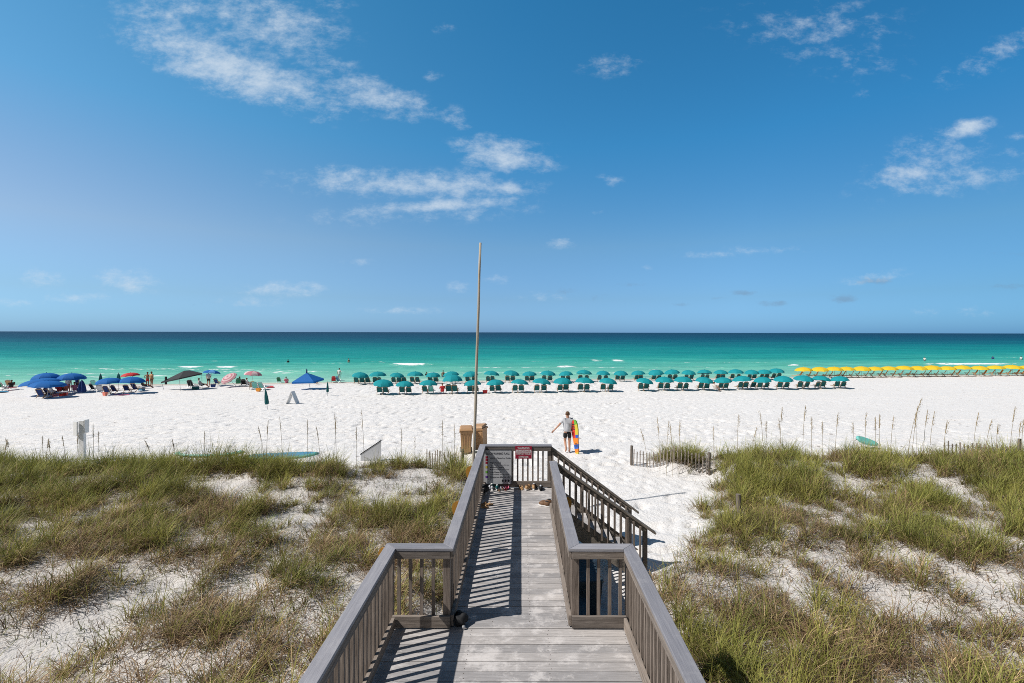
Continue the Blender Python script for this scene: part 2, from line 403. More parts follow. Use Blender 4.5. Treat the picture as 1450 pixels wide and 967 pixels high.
# ------------------------------------------------------------------ sea
def sea_pt(px, py):
    d = FPX*(CAMZ-SEA_Z)/(py-hy_at(px)); return (px-VX)/FPX*d, d
FOAM = [(0,500,523.5,1.6,.50),(480,1120,521.0,1.6,.46),(200,700,515.0,1.4,.36),(700,1180,514.2,1.3,.36),(1130,1452,521.5,1.5,.44),(0,240,530.5,1.6,.55),(230,520,527.0,1.6,.50),(520,1000,528.5,1.6,.46),(1300,1452,516.2,1.2,1),(548,614,517.3,1.3,1),(786,814,520.3,1.1,.9),(838,851,511,1.5,.7),(866,883,511,1.8,.8),(249,289,521.6,1.1,1),(306,340,521.6,1.1,1),
        (115,152,535.8,1.0,.8),(214,236,533.4,1.1,.8),(380,420,530.2,1.0,.8),(0,14,534,1,.5),(1114,1130,517.5,1.6,.7),(515,548,512.5,.8,.35),(430,545,516.5,.8,.3),
        (740,775,512.6,.8,.5),(920,935,523.8,.9,.5),(300,312,512.8,.7,.6),(400,412,516,.7,.4),(975,990,523.6,.9,.45),(1405,1452,507,.8,.35),(640,700,519.5,.7,.3),(880,960,517,.7,.25),
        (340,372,527.5,.8,.4),(20,70,527,.7,.25),(1160,1240,512,.6,.2)]
def build_sea():
    xs = np.arange(-175, 190, .55); yp = np.arange(62.5, 140, .40)
    X, P = np.meshgrid(xs, yp); Y = P+SLOPE*X
    foam = np.zeros_like(X); ridge = np.zeros_like(X)
    for (a, b, py, th, st) in FOAM:
        x0, y0 = sea_pt(a, py); x1, y1 = sea_pt(b, py)
        mid = (x0+x1)/2; half = abs(x1-x0)/2+.3
        yc = y0+(y1-y0)*(X-x0)/(x1-x0+1e-6) + .5*(vnoise(X/3, X*0, 50)-.5)
        yc = np.where((X < x0-12) | (X > x1+12), 1e5, yc)
        w = th*y0*y0/(FPX*6.8)*.50
        fall = ss(half*1.15+.4, half*.25, np.abs(X-mid))**.8
        foam = np.maximum(foam, st*np.exp(-((Y-yc)/w)**2)*fall)
        ridge = np.maximum(ridge, .34*st*np.exp(-((Y-yc-.5)/1.1)**2)*ss(half+9, half*.4, np.abs(X-mid)))
    swash = P - shore_shift(X) - 65.0
    foam = np.maximum(foam, .50*np.exp(-((swash-.1)/.5)**2)*ss(.35, .7, fbm(X/7, X*0, 51, 3)))
    sw = .07*np.sin((P+2.5*fbm(X/18, P/30, 52, 2))*2*np.pi/6.5)*ss(64, 72, P)
    sw2 = .05*(fbm(X/2.2, P/1.0, 54, 3)-.5)
    fade = ss(140, 120, P)*ss(190, 150, np.abs(X))
    Z = SEA_Z + (ridge+sw+sw2*1.4)*fade*ss(62.5, 67, P) + 0.0
    co = np.stack([X, Y, Z], -1).reshape(-1, 3); ny, nx = X.shape
    idx = np.arange(ny*nx).reshape(ny, nx)
    q = np.stack([idx[:-1,:-1], idx[:-1,1:], idx[1:,1:], idx[1:,:-1]], -1).reshape(-1, 4)
    B = 60000.0; n0 = len(co)
    far = np.array([(-B, 66.5-B*SLOPE, SEA_Z-.16), (B, 66.5+B*SLOPE, SEA_Z-.16), (B, 50000+B*SLOPE, SEA_Z-.16), (-B, 50000-B*SLOPE, SEA_Z-.16)])
    co = np.concatenate([co, far]); q = np.concatenate([q, [[n0, n0+1, n0+2, n0+3]]])
    me = bulk_mesh('sea_water', co, q); fattr(me, 'foam', np.concatenate([foam.ravel(), np.zeros(4)]))
    me.materials.append(M['sea']); me.polygons.foreach_set('use_smooth', np.ones(len(q), bool))
    tag(ob('sea_water', me), 'turquoise sea deepening to dark blue at the horizon', 'sea', kind='structure')

# ------------------------------------------------------------------ dune grass (nobody could count it)
def blades(base, az, length, width, t0, t1, c0, c1, name, label):
    n = len(base); S = 4
    fr = np.linspace(0, 1, S)
    p = base.copy(); co = np.zeros((n, S, 2, 3)); colr = np.zeros((n, S, 2, 4)); colr[..., 3] = 1
    dirx, diry = np.cos(az), np.sin(az); tw = az+np.pi/2+nr.uniform(-.7, .7, n); sx, sy = np.cos(tw), np.sin(tw)
    wf = [1, .9, .62, .1]
    for k in range(S):
        if k:
            th = t0+(t1-t0)*((k-.5)/(S-1)); sl = length/(S-1)
            p = p+np.stack([dirx*np.sin(th)*sl, diry*np.sin(th)*sl, np.cos(th)*sl], -1)
        off = np.stack([sx, sy, np.zeros(n)], -1)*(width*wf[k]/2)[:, None]
        co[:, k, 0] = p-off; co[:, k, 1] = p+off
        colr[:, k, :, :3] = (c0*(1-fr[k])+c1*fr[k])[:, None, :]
    base_i = (np.arange(n)*S*2)[:, None]
    q = np.concatenate([np.stack([base_i[:, 0]+2*k, base_i[:, 0]+2*k+1, base_i[:, 0]+2*k+3, base_i[:, 0]+2*k+2], -1)[:, None] for k in range(S-1)], 1).reshape(-1, 4)
    me = bulk_mesh(name, co.reshape(-1, 3), q)
    a = me.attributes.new('col', 'FLOAT_COLOR', 'POINT'); a.data.foreach_set('color', np.ascontiguousarray(colr, np.float32).ravel())
    me.materials.append(M['grass']); me.polygons.foreach_set('use_smooth', np.ones(len(q), bool))
    tag(ob(name, me), label, 'grass', kind='stuff')
WL0, WR0 = -1.72, 1.44
def build_grass(side, name, label):
    N = 2700
    if side < 0: cx = nr.uniform(-21, -1.1, N); cy = nr.uniform(4.2, 17.8, N)
    else: cx = nr.uniform(1.5, 20, N); cy = nr.uniform(3.6, 19.0, N)
    d0 = density(cx, cy)
    keep = (nr.rand(N) < .04+.96*d0**1.2) & (np.abs(cx) < cy*1.30+2.0) & (d0 > .02)
    cx, cy = cx[keep], cy[keep]; Cn = len(cx)
    # every clump has its own greenness, tone and height
    gcl = np.clip(fbm(cx/1.3, cy/1.3, 60, 3)*2.6-.95 + (.14 if side > 0 else .02)+(.30 if side > 0 else .46)*ss(9.0, 14.0, cy)+nr.uniform(-.38, .38, Cn), 0, 1)
    tcl = nr.uniform(.62, 1.30, Cn); ycl = nr.rand(Cn); hcl = nr.uniform(.62, 1.35, Cn)
    nt = nr.randint(2, 7, Cn); ci = np.repeat(np.arange(Cn), nt)
    sg = nr.uniform(.08, .24, Cn)
    x = cx[ci]+nr.normal(0, 1, len(ci))*sg[ci]; y = cy[ci]+nr.normal(0, 1, len(ci))*sg[ci]
    d = density(x, y)
    keep = ~((x > .4) & (x < 3.5) & (y > 9.2) & (y < 11.8)) & ~((x > WL0-.25) & (x < WR0+.2) & (y < 5.95)) & ~((x > -1.05) & (x < .85))
    x, y, d, ci = x[keep], y[keep], d[keep], ci[keep]
    T = len(x)
    green = np.clip(gcl[ci]+nr.uniform(-.12, .12, T), 0, 1); tone = tcl[ci]*nr.uniform(.85, 1.15, T); yel = ycl[ci]
    hgt = (.30+.34*fbm(x/1.1, y/1.1, 61, 2))*(.75+.45*d)*(.9+.2*ss(13, 15.5, y))*hcl[ci]
    nb = nr.randint(15, 30, T)
    ti = np.repeat(np.arange(T), nb); n = len(ti)
    rr = np.abs(nr.normal(0, .065, n)); aa = nr.uniform(0, 2*np.pi, n)
    bx = x[ti]+rr*np.cos(aa); by = y[ti]+rr*np.sin(aa)
    bz = gz(bx, by)-.03
    az = aa+nr.normal(0, .5, n)
    wind = nr.rand(n) < .2; az = np.where(wind, nr.normal(.5, .7, n), az)
    ln = hgt[ti]*nr.uniform(.55, 1.45, n)
    t0 = np.clip(rr*3.2+nr.normal(.14, .16, n), 0, 1.0); t1 = t0+nr.uniform(.2, 1.6, n)
    isg = nr.rand(n) < (.06+.76*green[ti])
    gc = np.array([.225,.275,.058])*nr.uniform(.75, 1.2, (n, 1)) + (yel[ti, None]*.75+.25*nr.rand(n, 1))*np.array([.27,.185,.05])
    bc = np.array([.42,.28,.155])*nr.uniform(.6, 1.25, (n, 1)) + (nr.rand(n, 1) < .35)*np.array([.36,.30,.165])
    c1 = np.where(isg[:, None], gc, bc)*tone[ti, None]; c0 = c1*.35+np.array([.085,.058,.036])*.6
    ln = np.where(isg, ln, ln*nr.uniform(.5, .95, n)); t1 = np.where(isg, t1, t1+.6)
    w = nr.uniform(.0068, .0130, n)*(1+.20*ss(9, 16, by))
    # matted dead litter lying low among the tufts
    m = int(T*10); k = nr.randint(0, T, m)
    S0 = 8000; sx_ = nr.uniform(-21, -1.2, S0) if side < 0 else nr.uniform(1.6, 20, S0); sy_ = nr.uniform(4.2, 18.5, S0)
    Lm, Rm = dune_mask(sx_, sy_); mm_ = np.maximum(Lm, Rm)
    ok = (nr.rand(S0) < mm_*ss(.25, .6, fbm(sx_/1.3, sy_/1.3, 77, 3))) & (np.abs(sx_) < sy_*1.3+2) & ~((sx_ > .4) & (sx_ < 3.5) & (sy_ > 9.2) & (sy_ < 11.8)) & ~((sx_ > WL0-.2) & (sx_ < WR0+.2) & (sy_ < 5.95)) & ~((sx_ > -1.05) & (sx_ < .85))
    sx_, sy_ = sx_[ok], sy_[ok]
    q_ = nr.randint(3, 8, len(sx_)); qi = np.repeat(np.arange(len(sx_)), q_); nq = len(qi)
    px_ = sx_[qi]+nr.normal(0, .05, nq); py_ = sy_[qi]+nr.normal(0, .05, nq)
    sp_base = np.stack([px_, py_, gz(px_, py_)-.02], -1); sp_len = nr.uniform(.10, .34, nq); sp_w = nr.uniform(.006, .011, nq)
    sp_t0 = nr.uniform(.1, 1.0, nq); sp_t1 = sp_t0+nr.uniform(.2, 1.2, nq)
    gsel = (nr.rand(len(sx_)) < .40)[qi][:, None]
    sp_c1 = np.where(gsel, np.array([.20,.22,.05]), np.array([.27,.19,.115]))*nr.uniform(.5, 1.3, (nq, 1)); sp_c0 = sp_c1*.55
    lx = x[k]+nr.normal(0, .22, m); ly = y[k]+nr.normal(0, .22, m)
    lb = np.stack([lx, ly, gz(lx, ly)+nr.uniform(0, .08, m)], -1)
    lc = np.array([.23,.155,.10])*nr.uniform(.4, 1.6, (m, 1)) + (nr.rand(m, 1) < .25)*np.array([.30,.24,.15])
    base = np.concatenate([np.stack([bx, by, bz], -1), lb, sp_base])
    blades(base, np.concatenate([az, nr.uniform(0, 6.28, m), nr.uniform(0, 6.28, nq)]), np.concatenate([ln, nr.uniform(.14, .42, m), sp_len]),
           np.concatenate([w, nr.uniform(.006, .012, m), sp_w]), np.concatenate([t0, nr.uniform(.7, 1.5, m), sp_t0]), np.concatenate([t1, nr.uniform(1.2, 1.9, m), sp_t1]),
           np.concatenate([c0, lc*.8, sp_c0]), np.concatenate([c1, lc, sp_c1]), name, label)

# ------------------------------------------------------------------ boardwalk
YN, YE = 5.73, 10.93                  # near corner and far end of the narrow walk
XL, XR = -.86, .62                    # inner faces of the narrow railings
WL, WR = -1.58, 1.30                  # inner faces of the wide railings
HR = 1.01
BAL = MB(); BAL.box((-.019,-.019,.06), (.019,.019,.93)); 
def build_boardwalk():
    root = thing('boardwalk', 'weathered grey timber boardwalk with brown railings and side stairs to the beach', 'boardwalk')
    # decking: planks as one surface
    def planks(y0, y1, x0, x1):
        y = y0
        while y < y1-.02:
            w = min(.137, y1-y); dz = rnd.uniform(-.002, .002)
            a = rnd.uniform(-.0016, .0016)
            mb.add([(x0,y,-.04),(x1,y+a,-.04),(x1,y+w+a,-.04),(x0,y+w,-.04),(x0,y,dz),(x1,y+a,dz),(x1,y+w+a,dz),(x0,y+w,dz)],
                   [(3,2,1,0),(4,5,6,7),(0,1,5,4),(1,2,6,5),(2,3,7,6),(3,0,4,7)], 0, rnd.random())
            y += .1445
    mb = MB(); planks(-2.5, YN+.03, WL-.12, WR+.12); planks(YN+.035, YE+.03, XL-.11, XR+.11)
    mb.build('decking', M['deck'], root)
    mb = MB()
    for (x0, x1, y0, y1) in ((WL, WR, 3.2, YN), (XL, XR, YN+.035, 9.0)):
        yb = (-2.5 if y1 == YN else YN+.035)
        while yb < y1:
            if yb > y0-.01:
                for k in range(4):
                    for dy in (.03, .105):
                        xx = x0+.03+(x1-x0-.06)*k/3+rnd.uniform(-.012, .012); yy = yb+dy; r = .0055
                        mb.add([(xx-r,yy,.0045),(xx,yy-r,.0045),(xx+r,yy,.0045),(xx,yy+r,.0045)], [(0,1,2,3)])
            yb += .1445
    tag(mb.build('nail_heads', M['wire'], root), kind='stuff')
    mb = MB()
    for (x0, x1, y0, y1) in ((WL, WR, -2.4, YN), (XL, XR, YN+.05, YE-.02)):
        for k in range(4):
            x = x0+.02+(x1-x0-.04)*k/3; mb.beam((x, y0, -.14), (x, y1, -.14), .05, .19)
    mb.build('joists', M['pile'], root)
    for x, y in [(XL-.02, 7.4), (XR+.02, 7.4), (XL-.02, 9.2), (XR+.02, 9.2), (XL-.02, 10.8), (XR+.02, 10.8), (WL, 5.6), (WR, 5.6), (WL, 3.4), (WR, 3.4), (WL, 1), (WR, 1)]:
        mb = MB(); g = G(x, y); mb.box((x-.06, y-.06, g-.4), (x+.06, y+.06, -.24)); mb.build('pile', M['pile'], root)
    balx = BAL.mesh('baluster', M['wood_z'])
    pm = MB(); pm.box((-.044,-.044,-.25), (.044,.044,HR-.04)); pmesh = pm.mesh('post', M['wood_z'])
    def part(name, lab): 
        o = bpy.data.objects.new(name, None); COL.objects.link(o); o.parent = root; o['label'] = lab; return o
    def board(name, p0, p1, w, h, mat, parent, bev=0):
        mb = MB(); mb.beam(p0, p1, w, h, 0, rnd.random()); o = mb.build(name, mat, parent)
        if bev:
            m = o.modifiers.new('soft_edges', 'BEVEL'); m.width = bev; m.segments = 2
        return o
    def rail_y(par, x, sgn, y0, y1, posts, cap0, cap1):
        """railing running along y; sgn +1 when the walkway lies towards +x"""
        xo = x-sgn*.020
        board('top_rail', (x-sgn*.0, y0, HR-.085), (x, y1, HR-.085), .038, .09, M['wood_y'], par)
        board('bottom_rail', (x, y0, .09), (x, y1, .09), .038, .13, M['wood_y'], par)
        xb = x-sgn*.040; n = int((y1-y0)/.125)
        for k in range(n):
            y = y0+.07+k*.125
            if y > y1-.03 or any(abs(y-p) < .06 for p in posts): continue
            ob('baluster', balx, par, (xb+rnd.uniform(-.003, .003), y+rnd.uniform(-.006, .006), rnd.uniform(-.012, .006)), (0, 0, rnd.uniform(-.05, .05)))
        for p in posts: ob('post', pmesh, par, (x-sgn*.068, p, 0))
        xc = x-sgn*.050
        vs = []
        for (yy, dy) in ((cap0[0], cap0[1]), (cap1[0], cap1[1])):
            pass
        a, b = cap0; c, d = cap1               # y at the walkway edge / outer edge, near end then far end
        xi, xo = x+sgn*.022, x-sgn*.128
        mb = MB(); t = rnd.random()
        mb.add([(xi,a,HR-.037),(xo,b,HR-.037),(xo,d,HR-.037),(xi,c,HR-.037),(xi,a,HR),(xo,b,HR),(xo,d,HR),(xi,c,HR)],
               [(0,1,2,3),(7,6,5,4),(4,5,1,0),(5,6,2,1),(6,7,3,2),(7,4,0,3)] if sgn < 0 else [(3,2,1,0),(4,5,6,7),(0,1,5,4),(1,2,6,5),(2,3,7,6),(3,0,4,7)], 0, t)
        o = mb.build('cap_board', M['cap_y'], par); m = o.modifiers.new('soft_edges', 'BEVEL'); m.width = .005; m.segments = 2
    def rail_x(par, y, x0, x1, posts, capx, n, nocap=False):
        """railing across the walk, walkway towards -y; capx = x ends at the near edge, then at the far edge"""
        board('top_rail', (x0, y, HR-.085), (x1, y, HR-.085), .038, .09, M['wood_x'], par)
        board('bottom_rail', (x0, y, .09), (x1, y, .09), .038, .14, M['wood_x'], par)
        for k in range(n):
            x = x0+(x1-x0)*(k+.5)/n
            if any(abs(x-p) < .055 for p in posts): continue
            ob('baluster', balx, par, (x+rnd.uniform(-.004, .004), y+.040, rnd.uniform(-.01, .006)), (0, 0, rnd.uniform(-.05, .05)))
        for p in posts: ob('post', pmesh, par, (p, y+.065, 0))
        (a, b), (c, d) = capx; yi, yo = y-.024, y+.126
        mb = MB()
        mb.add([(a,yi,HR-.037),(b,yi,HR-.037),(d,yo,HR-.037),(c,yo,HR-.037),(a,yi,HR),(b,yi,HR),(d,yo,HR),(c,yo,HR)],
               [(3,2,1,0),(4,5,6,7),(0,1,5,4),(1,2,6,5),(2,3,7,6),(3,0,4,7)], 0, rnd.random())
        o = mb.build('cap_board', M['cap_x'], par); m = o.modifiers.new('soft_edges', 'BEVEL'); m.width = .005; m.segments = 2
    yn, yf = YN-.024, YN+.126
    lw = part('railing', 'left railing beside the wide foreground deck, in its own shade')
    rail_y(lw, WL, 1, -2.4, YN-.03, [3.9, 2.1, .3], (-2.4, -2.4), (yn-.001, yf-.001))
    rw = part('railing', 'right railing beside the wide foreground deck, lit by the sun')
    rail_y(rw, WR, -1, -2.4, YN-.03, [3.9, 2.1, .3], (-2.4, -2.4), (yn-.001, yf-.001))
    lt = part('railing', 'short crosswise railing at the left shoulder of the deck')
    rail_x(lt, YN, WL-.02, XL-.022, [XL-.068, WL-.068], ((WL+.023, XL+.021), (WL-.127, XL-.127)), 5)
    rt = part('railing', 'short crosswise railing at the right shoulder of the deck')
    rail_x(rt, YN, XR+.022, WR+.02, [XR+.068, WR+.068], ((XR-.021, WR-.023), (XR+.127, WR+.127)), 5)
    ln = part('railing', 'long left railing of the narrow walkway')
    rail_y(ln, XL, 1, YN+.02, YE, [7.15, 8.75, 10.3], (yn+.001, yf+.001), (YE-.025, YE+.125))
    rn = part('railing', 'long right railing of the narrow walkway ending at the stairs')
    rail_y(rn, XR, -1, YN+.02, 9.55, [7.15, 8.75, 9.52], (yn+.001, yf+.001), (9.62, 9.62))
    en = part('railing', 'end railing of the walkway carrying the signs')
    rail_x(en, YE, XL-.0, XR+.09, [XL-.06, XR+.06], ((XL+.023, XR+.115), (XL-.127, XR+.115)), 13)
    # stairs towards +x
    st = part('stairs', 'timber stairs going down to the sand on the right')
    x0, z0 = XR+.10, -.02; run, rise, nst = .27, .187, 8
    ya, yb = 9.72, 10.93
    for k in range(nst-1):
        mb = MB(); xa = x0+k*run; z = z0-rise*(k+1)
        mb.box((xa+.004, ya+.042, z-.038), (xa+.136, yb-.042, z), 0, rnd.random()); mb.box((xa+.142, ya+.042, z-.038), (xa+.274, yb-.042, z), 0, rnd.random())
        mb.build('tread', M['deck'], st)
    ang = math.atan2(rise, run); L = nst*run
    for y in (ya+.019, yb-.019):
        mb = MB(); mb.beam((x0-.02, y, z0-.16), (x0+L, y, z0-.16-L*rise/run), .038, .27); mb.build('stringer', M['wood_stair'], st)
    for (y, lab, Lr, sl) in ((9.70, 'near stair handrail of weathered timber', 2.16, .700), (11.0, 'far stair handrail of weathered timber', 2.14, .745)):
        pr = part('stair_railing', lab)
        xs = XR+.06; zt = HR-.03
        mb = MB(); mb.beam((xs, y, zt), (xs+Lr, y, zt-Lr*sl), .09 if y > 10 else .13, .04, 0, .3); o = mb.build('handrail', M['wood_stair'], pr)
        mm = o.modifiers.new('soft_edges', 'BEVEL'); mm.width = .006; mm.segments = 2
        mb = MB(); mb.beam((xs, y+.0, zt-.09), (xs+Lr-.2, y, zt-.09-(Lr-.2)*sl), .036, .09, 0, .4); mb.build('top_rail', M['wood_stair'], pr)
        mb = MB(); mb.beam((xs, y, .08), (xs+Lr-.25, y, .08-(Lr-.25)*sl), .036, .10, 0, .4); mb.build('bottom_rail', M['wood_stair'], pr)
        k = 0; x = xs+.08
        while x < xs+Lr-.28:
            zc = -(x-xs)*sl
            o = ob('baluster', balx, pr, (x, y-.036, zc-.02)); x += .135; k += 1
        for xx in (xs+.02, xs+Lr-.20):
            mb = MB(); zc = zt-.05-(xx-xs)*sl; g = G(xx, y); mb.box((xx-.044, y+.02, g-.3), (xx+.044, y+.108, zc), 0, rnd.random()); mb.build('post', M['wood_z'], pr)
build_ground(); build_sea(); build_boardwalk()
build_grass(-1, 'dune_grass', 'olive and straw coloured dune grass left of the boardwalk')
build_grass(1, 'dune_grass', 'greener dune grass right of the boardwalk and stairs')

# ------------------------------------------------------------------ signs on the end railing
def build_signs():
    y = YE-.030
    s = thing('beach_flag_sign', 'large pale grey sign explaining coloured beach warning flags, fixed to the end railing', 'sign', (0, y, 0))
    x0 = (684-VX)/FPX*YE; x1 = (724.6-VX)/FPX*YE; zt = .905; zb = CAMZ-(684.5-470.8)/FPX*YE
    mb = MB(); mb.box((x0,-.012,zb),(x1,0,zt)); mb.build('board', M['signgrey'], s)
    mb = MB(); t = .012
    mb.box((x0-t,-.016,zb-t),(x0,.001,zt+t)); mb.box((x1,-.016,zb-t),(x1+t,.001,zt+t)); mb.box((x0,-.016,zt),(x1,.001,zt+t)); mb.box((x0,-.016,zb-t),(x1,.001,zb))
    mb.build('border', M['ink'], s)
    w = x1-x0; cx = (x0+x1)/2; H = zt-zb
    mb = MB()
    add_text(mb, 'BEACH WARNING FLAGS', .075, cx+.02, zt-.085, -.0135, w*.80)
    rows = [('Water Closed to Public','', .24), ('High Hazard','High Surf and/or Strong Currents', .375), ('Medium Hazard','Moderate Surf and/or Currents', .51), ('Low Hazard','Calm Conditions, Exercise Caution', .655), ('Dangerous Marine Life','', .80)]
    for a, b, f in rows:
        z = zt-H*f; add_text(mb, a, .052, x0+w*.25, z, -.0135, None, 'LEFT')
        if b: add_text(mb, b, .032, x0+w*.25, z-.052, -.0135, w*.66, 'LEFT')
    mb.build('lettering', M['ink'], s)
    for k, (m, f) in enumerate((('crimson', .24), ('crimson', .375), ('yellowpaint', .51), ('greenpaint', .655), ('purple', .80))):
        z = zt-H*f
        for j in range(2 if k == 0 else 1):
            mb = MB(); zz = z-j*.06+(.02 if k == 0 else 0); mb.add([(x0+w*.10,-.0135,zz+.028),(x0+w*.10,-.0135,zz-.024),(x0+w*.19,-.0135,zz-.024),(x0+w*.19,-.0135,zz+.028)], [(0,1,2,3)])
            mb.build('flag_symbol', M[m], s)
    for k in range(3):
        mb = MB(); xc = x0+w*(.70+.10*k); z = zb+.075; n = 14
        vs = [(xc+.024*math.cos(6.283*i/n), -.0135, z+.03*math.sin(6.283*i/n)) for i in range(n)]
        mb.add(vs, [tuple(range(n))[::-1]]); mb.build('emblem', M['ink'], s)
    s = thing('lifeguard_warning_sign', 'small red and white no lifeguard warning sign on the end railing', 'sign', (0, y, 0))
    x0 = (730-VX)/FPX*YE; x1 = (753.3-VX)/FPX*YE; zt = CAMZ-(631.5-470.8)/FPX*YE; zb = CAMZ-(649-470.8)/FPX*YE; w = x1-x0; H = zt-zb; cx = (x0+x1)/2
    mb = MB(); mb.box((x0,-.010,zb),(x1,0,zt)); mb.build('board', M['crimson'], s)
    mb = MB(); mb.add([(x0+.012,-.0112,zt-H*.50),(x1-.012,-.0112,zt-H*.50),(x1-.012,-.0112,zt-H*.28),(x0+.012,-.0112,zt-H*.28)], [(0,1,2,3)]); mb.build('white_band', M['white'], s)
    mb = MB(); add_text(mb, 'WARNING', .062, cx, zt-H*.15, -.0125, w*.72); add_text(mb, 'SWIM AT YOUR', .060, cx, zt-H*.63, -.0125, w*.86); add_text(mb, 'OWN RISK', .064, cx, zt-H*.86, -.0125, w*.60)
    mb.build('lettering', M['white'], s)
    mb = MB(); add_text(mb, 'NO LIFEGUARD', .052, cx, zt-H*.39, -.0125, w*.84); mb.build('lettering', M['crimson'], s)
    # a pale lamp-like clip on the rail above the red sign
build_signs()

# ------------------------------------------------------------------ flagpole, bins, amber plates, shoes
def build_near_things():
    y = 12.5; xb = (671.5-VX)/FPX*y; xt = (680-VX)/FPX*y; zt = CAMZ+(470.8-344)/FPX*y; g = G(xb, y)
    ztm = CAMZ-(605-470.8)/FPX*y; xm = (672.5-VX)/FPX*y
    slope = (xt-xm)/(zt-ztm); x0 = xm-slope*(ztm-g)
    mb = MB(); pts = []; rs = []
    for k in range(10):
        f = k/9; z = g-.3+(zt-g+.3)*f
        pts.append((x0+slope*(z-g)+.006*math.sin(k*2.1), y+.005*math.sin(k*1.7), z)); rs.append(.046-.014*f)
    mb.tube(pts, rs, 10); o = mb.build('flagpole', M['pole'], None, True); tag(o, 'tall bare leaning wooden pole rising behind the end of the boardwalk', 'pole')
    def bin_(px, py, d, label, rz, tilt):
        x = (px-VX)/FPX*d; g = G(x, d)
        t = thing('wheelie_bin', label, 'rubbish bin', (x, d, g), rz, 'brown wheelie bins by the boardwalk end', tilt)
        mb = MB()
        a, b, h = .20, .26, 1.02
        lo = [(-a,-a,.06),(a,-a,.06),(a,a,.06),(-a,a,.06)]; hi = [(-b,-b,h),(b,-b,h),(b,b,h),(-b,b,h)]
        mb.add(lo+hi, [(3,2,1,0),(0,1,5,4),(1,2,6,5),(2,3,7,6),(3,0,4,7),(4,5,6,7)])
        for k in range(4):
            xx = -.135+.09*k; mb.add([(xx-.018,-a-.012,.12),(xx+.018,-a-.012,.12),(xx*1.25+.018,-b-.010,h-.16),(xx*1.25-.018,-b-.010,h-.16),(xx-.018,-a+.02,.12),(xx+.018,-a+.02,.12),(xx*1.25+.018,-b+.02,h-.16),(xx*1.25-.018,-b+.02,h-.16)],
                   [(0,1,2,3),(0,3,7,4),(1,5,6,2),(0,4,5,1),(3,2,6,7)])
        o = mb.build('body', M['binbrown'], t); m = o.modifiers.new('soft_edges', 'BEVEL'); m.width = .012; m.segments = 2
        mb = MB(); mb.box((-b-.03,-b-.03,h-.09),(b+.03,b+.03,h-.02)); o = mb.build('rim', M['binbrown'], t)
        mb = MB(); mb.add([(-b-.02,-b-.05,h),(b+.02,-b-.05,h),(b+.02,b,h+.05),(-b-.02,b,h+.05),(-b+.03,-b+.02,h+.08),(b-.03,-b+.02,h+.08),(b-.03,b-.05,h+.13),(-b+.03,b-.05,h+.13)],
                          [(3,2,1,0),(4,5,6,7),(0,1,5,4),(1,2,6,5),(2,3,7,6),(3,0,4,7)]); mb.build('lid', M['binbrown'], t)
        mb = MB(); mb.tube([(-.2,b+.03,h+.03),(-.2,b+.09,h+.03),(.2,b+.09,h+.03),(.2,b+.03,h+.03)], .017, 6); mb.build('handle', M['brown'], t)
        for sx in (-1, 1):
            mb = MB(); mb.tube([(sx*.20,a,.10),(sx*.25,a,.10)], .10, 14); mb.build('wheel', M['black'], t)
    bin_(660.5, 641, 19.8, 'tan brown wheelie bin standing upright left of the tall pole', .12, (0,0))
    bin_(682, 640, 20.3, 'tan brown wheelie bin leaning behind the railing, right of the tall pole', -.35, (0,-.10))
    # amber plates on the outer sides of the railings
    for (x, y, z, sc, lab) in ((XL-.14, 9.5, .80, 1.0, 'amber plastic plate on outer left railing near the far end'), (XL-.14, 7.55, .80, .95, 'amber plastic plate on outer left railing halfway along the walkway'),
                           (WL-.115, 5.74, .93, .6, 'amber plastic plate on outer left corner of the wide deck'), (XR+.14, 8.0, .72, .9, 'amber plastic plate on outer right railing by the stairs')):
        sg = -1 if x < 0 else 1
        t = thing('amber_plate', lab, 'light cover', (x, y, z), 0, 'amber plates on the railings'); t.scale = (sc*.62, sc*.7, sc*.62)
        mb = MB(); prof = [(0,-.22),(.12,-.22),(.19,-.14),(.23,.02),(.20,.14),(.12,.21),(0,.22)]
        vs = [(sg*a, -.02, b) for a, b in prof]+[(sg*a*.92, .05, b*.92) for a, b in prof]; n = len(prof)
        mb.add(vs, [tuple(range(n)), tuple(range(2*n-1, n-1, -1))]+[(i, i+n, (i+1) % n+n, (i+1) % n) for i in range(n)]); mb.build('cover', M['amber'], t)
        mb = MB(); mb.box((-.05, .0, -.10), (.05, .04, .06)); mb.build('bracket', M['brown'], t)
    # shoes left on the deck
    def sole(mb, L, W, h, n=16, mi=0, x=0, rot=0):
        pts = []
        for k in range(n):
            t = 2*math.pi*k/n; u = math.cos(t); v = math.sin(t)
            wx = W*(.42+.10*u-.08*(1-u*u)*(1 if u < 0 else 0)); pts.append((wx*v, L/2*u))
        c, s = math.cos(rot), math.sin(rot)
        P = [(x+a*c-b*s, a*s+b*c) for a, b in pts]
        vs = [(a, b, 0.002) for a, b in P]+[(a, b, h) for a, b in P]
        mb.add(vs, [tuple(range(n-1, -1, -1)), tuple(range(n, 2*n))]+[(i, (i+1) % n, (i+1) % n+n, i+n) for i in range(n)], mi)
